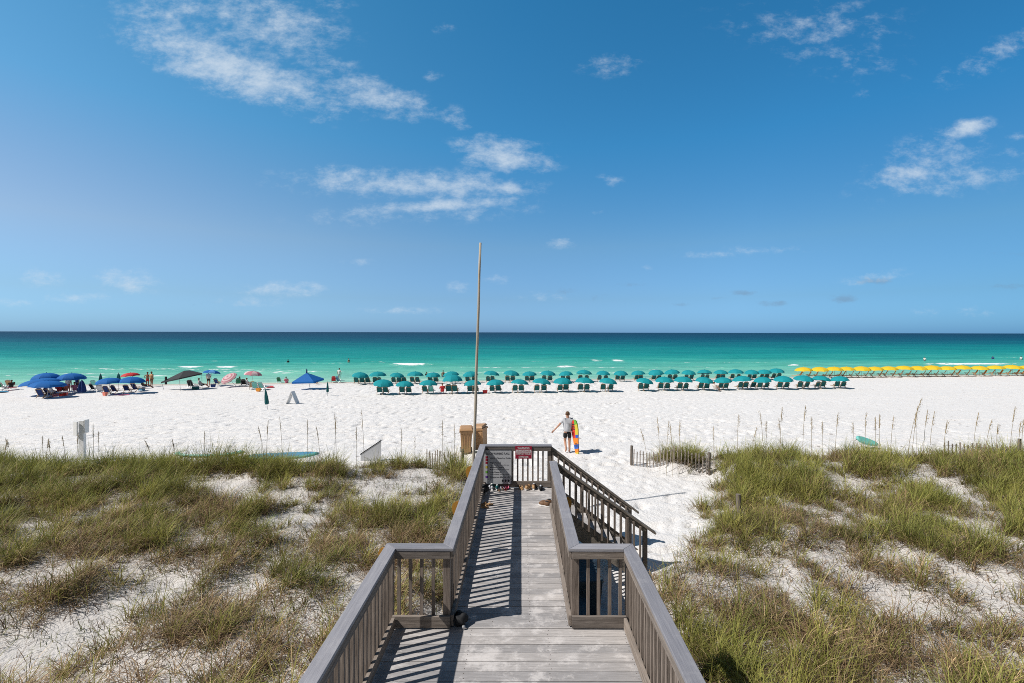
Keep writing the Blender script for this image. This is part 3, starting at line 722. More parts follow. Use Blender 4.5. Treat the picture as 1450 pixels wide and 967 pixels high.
    def pair(px, py, rz, label, kind, m1, m2, spread=.12):
        d = FPX*CAMZ/(py-hy_at(px)); x = (px-VX)/FPX*d
        t = thing('sandals' if kind == 'sandal' else 'shoes', label, 'footwear', (x, d, .003), rz, 'footwear left at the end of the deck')
        for k, dx in enumerate((-spread/2, spread/2)):
            rot = (-.15, .25)[k]; dy = rnd.uniform(-.05, .05)
            if kind == 'sandal':
                mb = MB(); sole(mb, .27, .11, .022, x=0); s_ = mb.build('sandal', M[m1], t); s_.location = (dx, dy, 0); s_.rotation_euler = (0, 0, rot)
                mb = MB(); mb.tube([(-.045,.0,.018),(-.03,.035,.055),(0,.075,.03),(.03,.035,.055),(.045,0,.018)], .011, 6); mb.tube([(-.045,-.06,.018),(0,-.065,.06),(.045,-.06,.018)], .010, 6); mb.build('strap', M[m2], s_)
            else:
                mb = MB(); sole(mb, .28, .11, .028, x=0); s_ = mb.build('shoe', M['white'] if m1 != 'black' else M['black'], t); s_.location = (dx, dy, 0); s_.rotation_euler = (0, 0, rot)
                mb = MB(); mb.ellipsoid((0,.05,.045),(.043,.085,.045)); mb.ellipsoid((0,-.055,.06),(.040,.075,.06)); mb.build('upper', M[m1], s_, True)
                mb = MB(); mb.ellipsoid((0,-.06,.105),(.026,.045,.018), 10, 6); mb.build('opening', M[m2], s_, True)
    pair(691, 692, .2, 'pale grey trainers under the left side of the flag sign', 'shoe', 'shoegrey', 'ink')
    pair(701, 692, -.3, 'dark teal shoes under the middle of the flag sign', 'shoe', 'tealdark', 'white')
    pair(708, 693, .5, 'brown sandals under the flag sign beside the pink ones', 'sandal', 'brown', 'shoegrey')
    pair(716, 691.5, -.5, 'pink and red flip-flops under the right side of the flag sign', 'sandal', 'crimson', 'pink')
    pair(743, 692, .35, 'tan sandals below the red warning sign', 'sandal', 'tan', 'tan', .15)
    pair(752, 692.5, -.2, 'small tan shoes between the tan sandals and black shoes', 'shoe', 'tan', 'brown')
    pair(762, 692, -.3, 'black shoes at the foot of the end railing', 'shoe', 'black', 'shoegrey', .16)
    pair(689, 717, 1.3, 'tan sandals alone in the left railing shadow', 'sandal', 'tan', 'tan', .15)
    pair(774, 716, 1.2, 'brown shoes against the right railing', 'shoe', 'brown', 'black', .10)
    def bag(px, py, s, label):
        d = FPX*CAMZ/(py-hy_at(px)); x = (px-VX)/FPX*d
        t = thing('bag', label, 'bag', (x, d, 0.002))
        mb = MB(); mb.ellipsoid((0,0,s*.42),(s*.5,s*.62,s*.43), 18, 12)
        mb.v = [(a+.10*s*math.sin(9*b/s+3*c/s), b+.09*s*math.sin(8*a/s+5*c/s), max(0, c+.07*s*math.sin(7*a/s+6*b/s))) for a, b, c in mb.v]
        mb.build('sack', M['black'], t, True)
        mb = MB(); mb.tube([(s*.30,-s*.55,s*.16),(s*.34,-s*.72,s*.14)], [s*.13, s*.10], 10); mb.build('toggle', M['metal'], t)
    bag(653, 884, .17, 'crumpled black bag with grey toggle beside the left corner post')
    bag(684, 699, .24, 'black bag slumped in the far left corner of the walkway')
    # beach gear stored under the walkway, seen past the right railing
    def tubbox(x, y, sx, sy, sz, m, label, rz):
        g = G(x, y); t = thing('storage_tub', label, 'storage tub', (x, y, g+.0), rz)
        mb = MB(); a = .88
        mb.add([(-sx*a,-sy*a,0),(sx*a,-sy*a,0),(sx*a,sy*a,0),(-sx*a,sy*a,0),(-sx,-sy,sz),(sx,-sy,sz),(sx,sy,sz),(-sx,sy,sz)], [(3,2,1,0),(4,5,6,7),(0,1,5,4),(1,2,6,5),(2,3,7,6),(3,0,4,7)]); mb.build('tub', M[m], t)
        mb = MB(); mb.box((-sx-.02,-sy-.02,sz),(sx+.02,sy+.02,sz+.05)); o = mb.build('lid', M['tub'], t); mm = o.modifiers.new('soft_edges', 'BEVEL'); mm.width = .015; mm.segments = 2
    tubbox(1.12, 8.7, .30, .50, .62, 'tub', 'large blue grey storage tub under the stairs beside the walkway', .1)
    tubbox(.95, 7.75, .18, .26, .45, 'boardblue', 'teal storage tub in the shade right of the walkway', -.2)
    for (x, y, z, m, r, lab) in ((.92, 7.05, 0, 'red', .13, 'red beach ball in the shade right of the walkway'), (1.22, 7.2, 0, 'greenpaint', .12, 'green beach ball in the shade right of the walkway'),
                                 (1.36, 7.75, 0, 'yellowpaint', .10, 'small yellow beach ball in the shade right of the walkway')):
        g = G(x, y); t = thing('beach_ball', lab, 'ball', (x, y, g+r*.95))
        mb = MB(); mb.ellipsoid((0,0,0),(r,r,r), 18, 12); mb.build('shell', M[m], t, True)
        mb = MB(); mb.lathe([(.02,r+.002),(.04,r-.004)], 12); mb.build('valve', M['white'], t)
build_near_things()

# ------------------------------------------------------------------ dune fences, posts, boards
def fence(p0, p1, n, h, label, posts, lean=.0, ph=.15):
    a = Vector(p0); b = Vector(p1)
    t = thing('sand_fence', label, 'fence', (a.x, a.y, G(a.x, a.y)))
    o = Vector(t.location)
    mb = MB(); tops = []
    for k in range(n):
        f = (k+.5)/n; x = a.x+(b.x-a.x)*f; y = a.y+(b.y-a.y)*f; z = G(x, y); hh = h*rnd.uniform(.86, 1.05); lx = rnd.uniform(-.05, .05)+lean
        d = (b-a).normalized()*.019
        q0 = Vector((x, y, z-.15))-o; q1 = Vector((x+lx*d.x*40, y+lx*.6, z+hh))-o
        s = .012
        mb.add([q0-d.to_3d()+Vector((0,-s/2,0)), q0+d.to_3d()+Vector((0,-s/2,0)), q0+d.to_3d()+Vector((0,s/2,0)), q0-d.to_3d()+Vector((0,s/2,0)),
                q1-d.to_3d()+Vector((0,-s/2,0)), q1+d.to_3d()+Vector((0,-s/2,0)), q1+d.to_3d()+Vector((0,s/2,0)), q1-d.to_3d()+Vector((0,s/2,0))],
               [(3,2,1,0),(4,5,6,7),(0,1,5,4),(1,2,6,5),(2,3,7,6),(3,0,4,7)], 0, rnd.random())
    mb.build('slat_panel', M['slat'], t)
    for hz in (.25*h, .78*h):
        mb = MB(); pts = []
        for k in range(9):
            f = k/8; x = a.x+(b.x-a.x)*f; y = a.y+(b.y-a.y)*f-.012; pts.append(Vector((x, y, G(x, y)+hz))-o)
        mb.tube(pts, .005, 5); mb.build('wire', M['wire'], t)
    for f in posts:
        x = a.x+(b.x-a.x)*f; y = a.y+(b.y-a.y)*f; z = G(x, y)
        mb = MB(); mb.tube([Vector((x, y+.06, z-.3))-o, Vector((x, y+.06, z+h*.5))-o, Vector((x+.01, y+.06, z+h+ph))-o], [.055, .052, .050], 10, tone=rnd.random()); mb.build('post', M['post'], t)
def gp(px, py):
    x, y, z = at(px, py); return (x, y)
def flat(px, py, z=-1.5):
    d = FPX*(CAMZ-z)/(py-hy_at(px)); return ((px-VX)/FPX*d, d)
def build_fences():
    fence(flat(895, 659.5, -1.48), flat(1003, 671, -1.46), 22, .62, 'short grey slatted sand fence on the white path right of the stairs', [0, 1.02], .02)
    fence(flat(603, 671, -1.5), flat(655, 676, -1.45), 17, .70, 'slatted sand fence in grass just left of the boardwalk end', [1.0], 0)
    fence(flat(1335, 655, -1.4), flat(1446, 665, -1.35), 19, .66, 'slatted sand fence half buried in grass on the far right dune', [1.0], .02, .22)
    for (px, py, h, lab) in ((1046, 757, .74, 'lone brown timber post in the sand right of the stairs'),):
        x, y = flat(px, py, -1.36); mb = MB(); g = G(x, y); mb.tube([(0,0,-.3),(.01,0,h*.5),(0,.01,h)], [.065,.062,.058], 10)
        o = mb.build('timber_post', M['post']); o.location = (x, y, g); tag(o, lab, 'post')
    for (px, d, pyt, lab) in ((58, 16.6, 657, 'stubby timber post in the left dune grass near the photo edge'), (198, 16.6, 655, 'timber post in left dune grass right of the white signpost'), (229, 16.4, 663, 'shorter timber stump beside the post in left dune grass')):
        x = (px-VX)/FPX*d; g = G(x, d); zt = CAMZ-(pyt-hy_at(px))/FPX*d
        mb = MB(); mb.tube([(0,0,-.3),(0,0,(zt-g)*.5),(.01,0,zt-g)], [.075,.072,.068], 10); o = mb.build('timber_post', M['post']); o.location = (x, d, g); tag(o, lab, 'post')
    # white signpost seen from behind / edge
    x, y = flat(117, 651, -1.5); g = G(x, y)
    t = thing('signpost', 'white signpost with boards on the sand beyond the left dunes', 'signpost', (x, y, g), .0)
    mb = MB(); mb.box((-.10,-.06,-.3),(.10,.06,1.62)); mb.build('post', M['white'], t)
    mb = MB(); M4 = Matrix.Translation((-.20,-.08,1.33)) @ Matrix.Rotation(R(-22), 4, 'Z'); mb.box((-.12,-.02,-.30),(.12,.02,.27), M4=M4); mb.build('sign_board', M['white'], t)
    mb = MB(); mb.box((.10,-.05,1.12),(.14,.14,1.66)); mb.build('side_board', M['white'], t)
    # boards lying behind the left crest
    def board(px, py, zo, L, W, rz, m1, m2, label, tilt=(0,0), name='paddleboard', z0=-1.48):
        x, y = flat(px, py, z0); g = G(x, y)
        t = thing(name, label, 'paddleboard', (x, y, g+zo), rz, None, tilt)
        n = 28; out = []
        for k in range(n):
            a = 2*math.pi*k/n; u = math.cos(a); v = math.sin(a); out.append((L/2*u, W/2*math.copysign(abs(v)**.75, v)*(1-.12*u)))
        rock = lambda xx: .035*(abs(xx)/(L/2))**3
        mb = MB(); vs = []
        for (k_, z) in ((.86, 0), (1, .05), (1, .09), (.86, .13)):
            vs += [(a*k_, b*k_, z+rock(a)) for a, b in out]
        fs = []
        for r_ in range(3): fs += [(r_*n+i, r_*n+(i+1) % n, (r_+1)*n+(i+1) % n, (r_+1)*n+i) for i in range(n)]
        fs.append(tuple(range(n-1, -1, -1))); mb.add(vs, fs); mb.build('hull', M[m1], t, True)
        mb = MB(); vs = [(a*.87, b*.87, .132+rock(a*.87)) for a, b in out]; mb.add(vs, [tuple(range(n))]); mb.build('deck_pad', M[m2], t)
        mb = MB(); mb.add([(-L*.42,0,.01),(-L*.36,0,.01),(-L*.41,0,-.12),(-L*.44,0,-.12)], [(0,1,2,3)]); mb.build('fin', M['black'], t)
    board(298, 664, .46, 2.5, .80, .03, 'boardteal', 'white', 'teal paddleboard with pale deck lying behind the left dune grass')
    board(400, 659, .30, 2.7, .75, .20, 'boardteal', 'boardblue', 'blue topped paddleboard lying behind the left dune crest')
    board(1226, 633, .26, .95, .34, -.12, 'boardteal', 'boardteal', 'small teal board tilted up above the right dune grass', (.8, .30), 'bodyboard', -1.45)
    x, y = flat(527, 652, -1.48); g = G(x, y)
    t = thing('angled_board', 'pale grey angled board with dark upper edge behind the left dune grass', 'board', (x, y, g))
    mb = MB(); vs = [(-.45,-.02,.0),(.37,-.02,.0),(.37,-.02,.80),(-.45,-.02,.25)]; mb.add(vs+[(a,.02,c) for a,b,c in vs], [(0,1,2,3),(7,6,5,4),(0,4,5,1),(1,5,6,2),(2,6,7,3),(3,7,4,0)]); mb.build('panel', M['signgrey'], t)
    mb = MB(); mb.beam((-.47,0,.26),(.38,0,.83),.06,.035); mb.build('edge_strip', M['charcoal'], t)
    # white A frame sign board on the beach
    x, y, z = at(414.5, 572)
    t = thing('a_frame_sign', 'white A-frame sign standing alone on the sand', 'sign', (x, y, z), R(0))
    for s in (-1, 1):
        mb = MB(); M4 = Matrix.Translation((0,0,1.08)) @ Matrix.Rotation(s*R(23), 4, 'Y'); mb.box((-.02,-.32,-1.16),(.02,.32,.0), M4=M4); mb.build('panel', M['white'], t)
    mb = MB(); mb.tube([(-.02,-.3,1.08),(-.02,.3,1.08)], .02, 6); mb.build('hinge', M['metal'], t)
build_fences()

# ------------------------------------------------------------------ umbrellas and chairs
def canopy_mesh(name, mat, Rr=1.03, drop=.55, ribs=8, stripes=None, scal=.05):
    mb = MB(); seg = 4; n = ribs*seg; K = 7
    vs = [(0,0,0)]
    for i in range(1, K+1):
        f = i/K
        for k in range(n):
            a = 2*math.pi*k/n; ph = (k % seg)/seg; sag = math.sin(math.pi*ph)
            r = Rr*math.sin(f*math.pi/2*.96)/math.sin(math.pi/2*.96)*(1-.055*sag*f)
            z = -drop*(1-math.cos(f*math.pi/2*.96))/(1-math.cos(math.pi/2*.96)) + (scal*sag if i == K else 0) - .01*sag*f
            vs.append((r*math.cos(a), r*math.sin(a), z))
    fs = []; mi = []
    for k in range(n): fs.append((0, 1+k, 1+(k+1) % n)); mi.append((k//seg) % 2 if stripes else 0)
    for i in range(K-1):
        for k in range(n): fs.append((1+i*n+k, 1+(i+1)*n+k, 1+(i+1)*n+(k+1) % n, 1+i*n+(k+1) % n)); mi.append((k//seg) % 2 if stripes == 1 else ((i) % 2 if stripes == 2 else 0))
    mb.add(vs, fs); mb.mi = mi
    return mb.mesh(name, mat, False)
UM = {}
def umb_parts(key, mat, Rr, h, drop, stripes=None):
    c = canopy_mesh('canopy', mat, Rr, drop, 8, stripes)
    p = MB(); p.tube([(0,0,-.25),(0,0,h-.03)], .019, 8)
    f = MB(); f.ellipsoid((0,0,h+.03),(.03,.03,.05), 8, 6)
    r = MB()
    for k in range(8):
        a = 2*math.pi*k/8; r.tube([(0,0,h-drop*.95),(Rr*.6*math.cos(a), Rr*.6*math.sin(a), h-drop*.36)], .006, 4)
    UM[key] = (c, p.mesh('pole', M['metal']), f.mesh('finial', mat if not isinstance(mat, list) else mat[0]), r.mesh('strut', M['metal']), h)
umb_parts('teal', M['teal'], 1.03, 1.50, .56)
umb_parts('yellow', M['yellow'], 1.12, 1.52, .52)
umb_parts('blue', M['blue'], 1.25, 1.75, .58)
umb_parts('red', M['red'], 1.15, 1.72, .42)
umb_parts('paleblue', [M['skyblue'], M['blue']], 1.05, 1.95, .42, 1)
umb_parts('pink', [M['paleblush'], M['rosestripe']], 1.0, 1.75, .36, 2)
umb_parts('pinkblue', [M['paleblush'], M['rosestripe']], 1.1, 1.6, .42, 1)
def umbrella(key, x, y, label, group=None, tilt=(0,0), k=1.0, z=None, rz=None):
    c, p, f, r, h = UM[key]; g = G(x, y) if z is None else z
    t = thing('beach_umbrella', label, 'beach umbrella', (x, y, g), rnd.uniform(0, .78) if rz is None else rz, group, tilt); t.scale = (k, k, k)
    ob('canopy', c, t, (0,0,h)); ob('pole', p, t); ob('finial', f, t); ob('strut', r, t)
    return t
CH = {}
def chair_parts(key, mat, frame):
    fr = MB()
    for s in (-1, 1):
        fr.beam((s*.26,-.36,.78),(s*.26,.02,.13),.035,.045); fr.beam((s*.26,-.30,0),(s*.26,.10,.46),.035,.04); fr.beam((s*.26,-.12,.30),(s*.26,.80,.24),.035,.045)
        fr.beam((s*.26,.62,0),(s*.26,.62,.26),.035,.04); fr.beam((s*.26,.02,0),(s*.26,.02,.22),.035,.04)
    fr.beam((-.26,-.36,.78),(.26,-.36,.78),.03,.04); fr.beam((-.26,.80,.24),(.26,.80,.24),.03,.04)
    bk = MB(); n = 6; vs = []
    prof = [(-.06,.22,.25),(-.14,.38,.255),(-.225,.54,.255),(-.305,.70,.25),(-.355,.81,.215),(-.38,.87,.14)]
    for (yy, zz, w) in prof: vs += [(-w,yy,zz),(w,yy,zz)]
    vs2 = [(a, b+.03, c+.025) for a, b, c in vs]; m_ = len(vs)
    fs = [(2*i,2*i+1,2*i+3,2*i+2) for i in range(n-1)]+[(m_+2*i+2,m_+2*i+3,m_+2*i+1,m_+2*i) for i in range(n-1)]
    fs += [(2*i,2*i+2,m_+2*i+2,m_+2*i) for i in range(n-1)]+[(2*i+3,2*i+1,m_+2*i+1,m_+2*i+3) for i in range(n-1)]+[(2*n-2,2*n-1,m_+2*n-1,m_+2*n-2),(1,0,m_,m_+1)]
    bk.add(vs+vs2, fs)
    st = MB(); st.box((-.235,-.10,.262),(.235,.78,.292), M4=Matrix.Rotation(R(-3), 4, 'X'))
    ar = [MB(), MB()]
    for i, s in enumerate((-1, 1)): ar[i].box((s*.29-.035,-.34,.46),(s*.29+.035,.22,.485))
    CH[key] = (fr.mesh('frame', frame), bk.mesh('backrest', mat), st.mesh('seat', mat), ar[0].mesh('armrest', frame), ar[1].mesh('armrest', frame))
chair_parts('teal', M['tealdark'], M['beechwood']); chair_parts('navy', M['navy'], M['beechwood']); chair_parts('orange', M['orange'], M['beechwood'])
chair_parts('red', M['red'], M['metal']); chair_parts('blue', M['boardblue'], M['metal']); chair_parts('green', M['green'], M['metal']); chair_parts('black', M['black'], M['metal'])
chair_parts('brown', M['tan'], M['metal']); chair_parts('brightteal', M['boardteal'], M['metal']); chair_parts('grey', M['shoegrey'], M['metal'])
def chair(key, x, y, label, group=None, rz=0, k=1.0):
    t = thing('beach_chair', label, 'beach chair', (x, y, G(x, y)), rz, group); t.scale = (k, k, k)
    for nm, me in zip(('frame','backrest','seat','armrest','armrest'), CH[key]): ob(nm, me, t)
    return t
def on_row(px, yp):
    tx = (px-VX)/FPX; y = yp/(1-SLOPE*tx); return tx*y, y
BACK = [509,535,561,588,613,640,667,695,723,750,775,802,827,854,879,904.5,929.5,952.7,975,998,1020.7,1043,1063.7,1082.6,1100.5]
FRONT = [541.6,573.9,606.1,641,670.2,702,735,765.4,796.8,827.3,859.6,911.6,941.5,966.9,995.6,1024.3,1052.6,1080.8,1107.7,1135.4,1161.4,1189.2]
YEL = [1139,1160.5,1181,1199,1219.6,1239.3,1259,1279.7,1300.3,1320,1340.6,1363,1385.5,1410.6,1433,1454]
def build_rows():
    for row, pxs, yp, nm in ((0, BACK, 60.6, 'back'), (1, FRONT, 49.7, 'front')):
        for i, px in enumerate(pxs):
            x, y = on_row(px, yp); y += rnd.uniform(-.2, .2)
            big = row == 1 and i == 3
            u_ = umbrella('teal', x, y, f'teal beach umbrella, {ORD[i]} from the left in the {nm} row', f'teal umbrellas of the {nm} row', (rnd.uniform(-.09,.09), rnd.uniform(-.12,.14)), 1.05 if big else rnd.uniform(.93, 1.06))
            if big: u_.scale = (1.06, 1.06, 1.34)
            offs = (-.38, .33)
            for j, dx in enumerate(offs):
                pale = row == 1 and i == 2 and j == 1
                chair('brightteal' if pale else 'teal', x+dx+rnd.uniform(-.08,.08), y+.10+rnd.uniform(-.12,.12), f'{"paler" if pale else "dark"} teal beach chair, {("left","right")[j]} one under the {ORD[i]} umbrella from left, {nm} row', f'dark teal chairs of the {nm} row', rnd.uniform(-.16,.16), rnd.uniform(.96,1.06)*(1.15 if big else 1))
            if row == 0 and i in (0, 2): chair('teal', x+.95, y+.3, f'extra dark teal chair right of the {ORD[i]} umbrella, back row', 'dark teal chairs of the back row', .1)
            if row == 1 and i == 17: chair('teal', x-1.0, y+.4, 'extra dark teal chair left of the eighteenth umbrella, front row', 'dark teal chairs of the front row', .0)
    for i, px in enumerate(YEL):
        x, y = on_row(px, 62.6); y += rnd.uniform(-.15, .15)
        umbrella('yellow', x, y, f'yellow beach umbrella, {ORD[i]} from the left in the yellow row', 'yellow umbrellas on the right', (rnd.uniform(-.04,.04), rnd.uniform(-.05,.05)), rnd.uniform(1.04, 1.14))
        for j, dx in enumerate((-.55, .45)):
            chair('orange', x+dx+rnd.uniform(-.08,.08), y+.2-.35*j, f'orange lounge chair, {("left","right")[j]} one under the {ORD[i]} yellow umbrella', 'orange chairs under the yellow umbrellas', R(50)+rnd.uniform(-.14,.14), 1.16)
build_rows()

def closed_umbrella(px, py_top, py_bot, py_base, mat, label, w=.10, leanpx=0, base_z=None):
    x, y, z = at(px, py_base); k = y/FPX
    h0 = (py_base-py_bot)*k; h1 = (py_base-py_top)*k
    t = thing('folded_umbrella', label, 'folded umbrella', (x, y, z), 0, 'folded umbrellas on the beach', (0, math.atan2(leanpx, max(1, py_base-py_top))))
    mb = MB(); mb.tube([(0,0,-.3),(0,0,h1+.08)], .018, 6); mb.build('pole', M['metal'], t)
    mb = MB(); n = 16
    for (f, r) in ((0,.75),(.12,1.0),(.5,.8),(.85,.45),(1,.10)):
        mb.v += [(w*r*(1+.16*math.cos(k_*math.pi))*math.cos(2*math.pi*k_/n), w*r*(1+.16*math.cos(k_*math.pi))*math.sin(2*math.pi*k_/n), h0+(h1-h0)*f) for k_ in range(n)]
    for i in range(4): mb.f += [(i*n+k_, i*n+(k_+1) % n, (i+1)*n+(k_+1) % n, (i+1)*n+k_) for k_ in range(n)]
    mb.f += [tuple(range(4*n, 5*n)), tuple(range(n-1, -1, -1))]; mb.mi = [0]*len(mb.f); mb.tone = [.5]*len(mb.v)
    mb.build('folded_canopy', mat, t)

# ------------------------------------------------------------------ people
def skin_mesh(name, verts, edges, radii, root, mat, sub=1):
    me = bpy.data.meshes.new(name); me.from_pydata(verts, edges, [])
    o = bpy.data.objects.new(name, me); COL.objects.link(o)
    o.modifiers.new('skin', 'SKIN'); s = o.modifiers.new('sub', 'SUBSURF'); s.levels = sub; s.render_levels = sub
    for i, r in enumerate(radii):
        sv = me.skin_vertices[0].data[i]; sv.radius = r if hasattr(r, '__len__') else (r, r); sv.use_root = (i == root)
    dg = bpy.context.evaluated_depsgraph_get(); dg.update()
    out = bpy.data.meshes.new_from_object(o.evaluated_get(dg)); out.name = name
    bpy.data.objects.remove(o); bpy.data.meshes.remove(me)
    out.materials.clear(); out.materials.append(mat); out.polygons.foreach_set('use_smooth', [True]*len(out.polygons)); out.update()
    return out
STAND = dict(pelvis=(0,0,.95), belly=(0,0,1.1), chest=(0,0,1.30), neck=(0,0,1.485), head0=(0,.015,1.56), head1=(0,.02,1.65), top=(0,.01,1.725),
    sl=(-.185,0,1.41), el=(-.25,-.02,1.14), wl=(-.27,.05,.90), hl=(-.27,.08,.81), sr=(.185,0,1.41), er=(.25,-.02,1.14), wr=(.27,.05,.90), hr=(.27,.08,.81),
    pl=(-.09,0,.88), kl=(-.10,.03,.49), al=(-.105,-.02,.09), tl=(-.11,.13,.035), pr=(.09,0,.88), kr=(.10,.03,.49), ar=(.105,-.02,.09), tr=(.11,.13,.035))
SIT = dict(STAND, pelvis=(0,0,.38), belly=(0,-.06,.52), chest=(0,-.16,.72), neck=(0,-.2,.90), head0=(0,-.19,.97), head1=(0,-.18,1.06), top=(0,-.19,1.135),
    sl=(-.185,-.17,.83), el=(-.27,-.02,.60), wl=(-.22,.2,.52), hl=(-.2,.28,.52), sr=(.185,-.17,.83), er=(.27,-.02,.60), wr=(.22,.2,.52), hr=(.2,.28,.52),
    pl=(-.09,.05,.37), kl=(-.11,.46,.46), al=(-.11,.78,.12), tl=(-.11,.92,.10), pr=(.09,.05,.37), kr=(.12,.46,.47), ar=(.11,.78,.12), tr=(.11,.92,.10))
RAD = dict(pelvis=.130, belly=.115, chest=(.145,.110), neck=.052, head0=.070, head1=(.082,.095), top=.058, sl=.062, el=.042, wl=.030, hl=.036, sr=.062, er=.042, wr=.030, hr=.036,
    pl=.092, kl=.060, al=.040, tl=.036, pr=.092, kr=.060, ar=.040, tr=.036)
EDG = [('pelvis','belly'),('belly','chest'),('chest','neck'),('neck','head0'),('head0','head1'),('head1','top'),('chest','sl'),('sl','el'),('el','wl'),('wl','hl'),('chest','sr'),('sr','er'),('er','wr'),('wr','hr'),
       ('pelvis','pl'),('pl','kl'),('kl','al'),('al','tl'),('pelvis','pr'),('pr','kr'),('kr','ar'),('ar','tr')]
def lerp(a, b, f): return tuple(a[i]+(b[i]-a[i])*f for i in range(3))
def person(x, y, z, rz, pose, label, skin='skin', shirt=None, shorts='navy', k=1.0, hair='hair', fingers=False, group=None, tilt=(0,0), hat=None):
    t = thing('person', label, 'person', (x, y, z), rz, group, tilt); t.scale = (k, k, k)
    names = list(pose.keys()); idx = {n: i for i, n in enumerate(names)}
    V = [pose[n] for n in names]; E = [(idx[a], idx[b]) for a, b in EDG]; Rd = [RAD[n] for n in names]
    if fingers:
        for side in 'lr':
            h = Vector(pose['h'+side]); w = Vector(pose['w'+side]); d = (h-w).normalized(); sd = d.cross(Vector((0,1,.2))).normalized()
            Rd[idx['h'+side]] = .024
            for j, (off, ln) in enumerate(((-.030,.070),(-.011,.085),(.009,.080),(.028,.062))):
                b = h+sd*off*.9; i0 = len(V)
                V += [tuple(b+d*.025), tuple(b+d*(.025+ln*.55)+Vector((0,.006,-.004))), tuple(b+d*(.02+ln)+Vector((0,.022,-.012)))]; Rd += [.010,.009,.007]
                E += [(idx['h'+side], i0), (i0, i0+1), (i0+1, i0+2)]
            b = w+(h-w)*.45; i0 = len(V); V += [tuple(b+sd*-.035+d*.02+Vector((0,.02,0))), tuple(b+sd*-.055+d*.055+Vector((0,.035,0)))]; Rd += [.012,.009]; E += [(idx['h'+side], i0), (i0, i0+1)]
    body = skin_mesh('body', V, E, Rd, idx['pelvis'], M[skin], 2 if fingers else 1)
    ob('body', body, t)
    P = pose
    if shirt:
        nm = ['belly0','belly','chest','collar','sl','ul','sr','ur']
        pts = [lerp(P['pelvis'], P['belly'], .0), P['belly'], P['chest'], lerp(P['chest'], P['neck'], .62), P['sl'], lerp(P['sl'], P['el'], .72), P['sr'], lerp(P['sr'], P['er'], .72)]
        ob('shirt', skin_mesh('shirt', pts, [(0,1),(1,2),(2,3),(2,4),(4,5),(2,6),(6,7)], [(.178,.165),(.172,.160),(.195,.168),.100,.092,.074,.092,.074], 1, M[shirt], 1), t)
    if shorts:
        pts = [lerp(P['pelvis'], P['belly'], .35), P['pelvis'], P['pl'], lerp(P['pl'], P['kl'], .72), P['pr'], lerp(P['pr'], P['kr'], .72)]
        ob('shorts', skin_mesh('shorts', pts, [(0,1),(1,2),(2,3),(1,4),(4,5)], [.135,.148,.112,.092,.112,.092], 1, M[shorts], 1), t)
    h = Vector(P['head1'])
    mb = MB(); mb.ellipsoid((h.x, h.y-.018, h.z+.022),(.093,.104,.092), 12, 8); ob('hair', mb.mesh('hair', M[hat or hair], True), t)
    mb = MB()
    for s in (-1, 1): mb.ellipsoid((h.x+s*.088, h.y+.0, h.z-.03),(.014,.022,.032), 8, 6)
    ob('ear', mb.mesh('ear', M[skin], True), t) if fingers else None
    if fingers:
        mb = MB(); mb.ellipsoid((h.x, h.y+.098, h.z-.045),(.013,.02,.024), 8, 6); ob('nose', mb.mesh('nose', M[skin], True), t)
        for s in (-1, 1):
            mb = MB(); mb.ellipsoid((h.x+s*.032, h.y+.088, h.z-.015),(.012,.008,.008), 8, 6); ob('eye', mb.mesh('eye', M['ink'], True), t)
        mb = MB(); mb.ellipsoid((h.x, h.y+.086, h.z-.085),(.022,.008,.006), 8, 6); ob('mouth', mb.mesh('mouth', M['pink'], True), t)
    return t
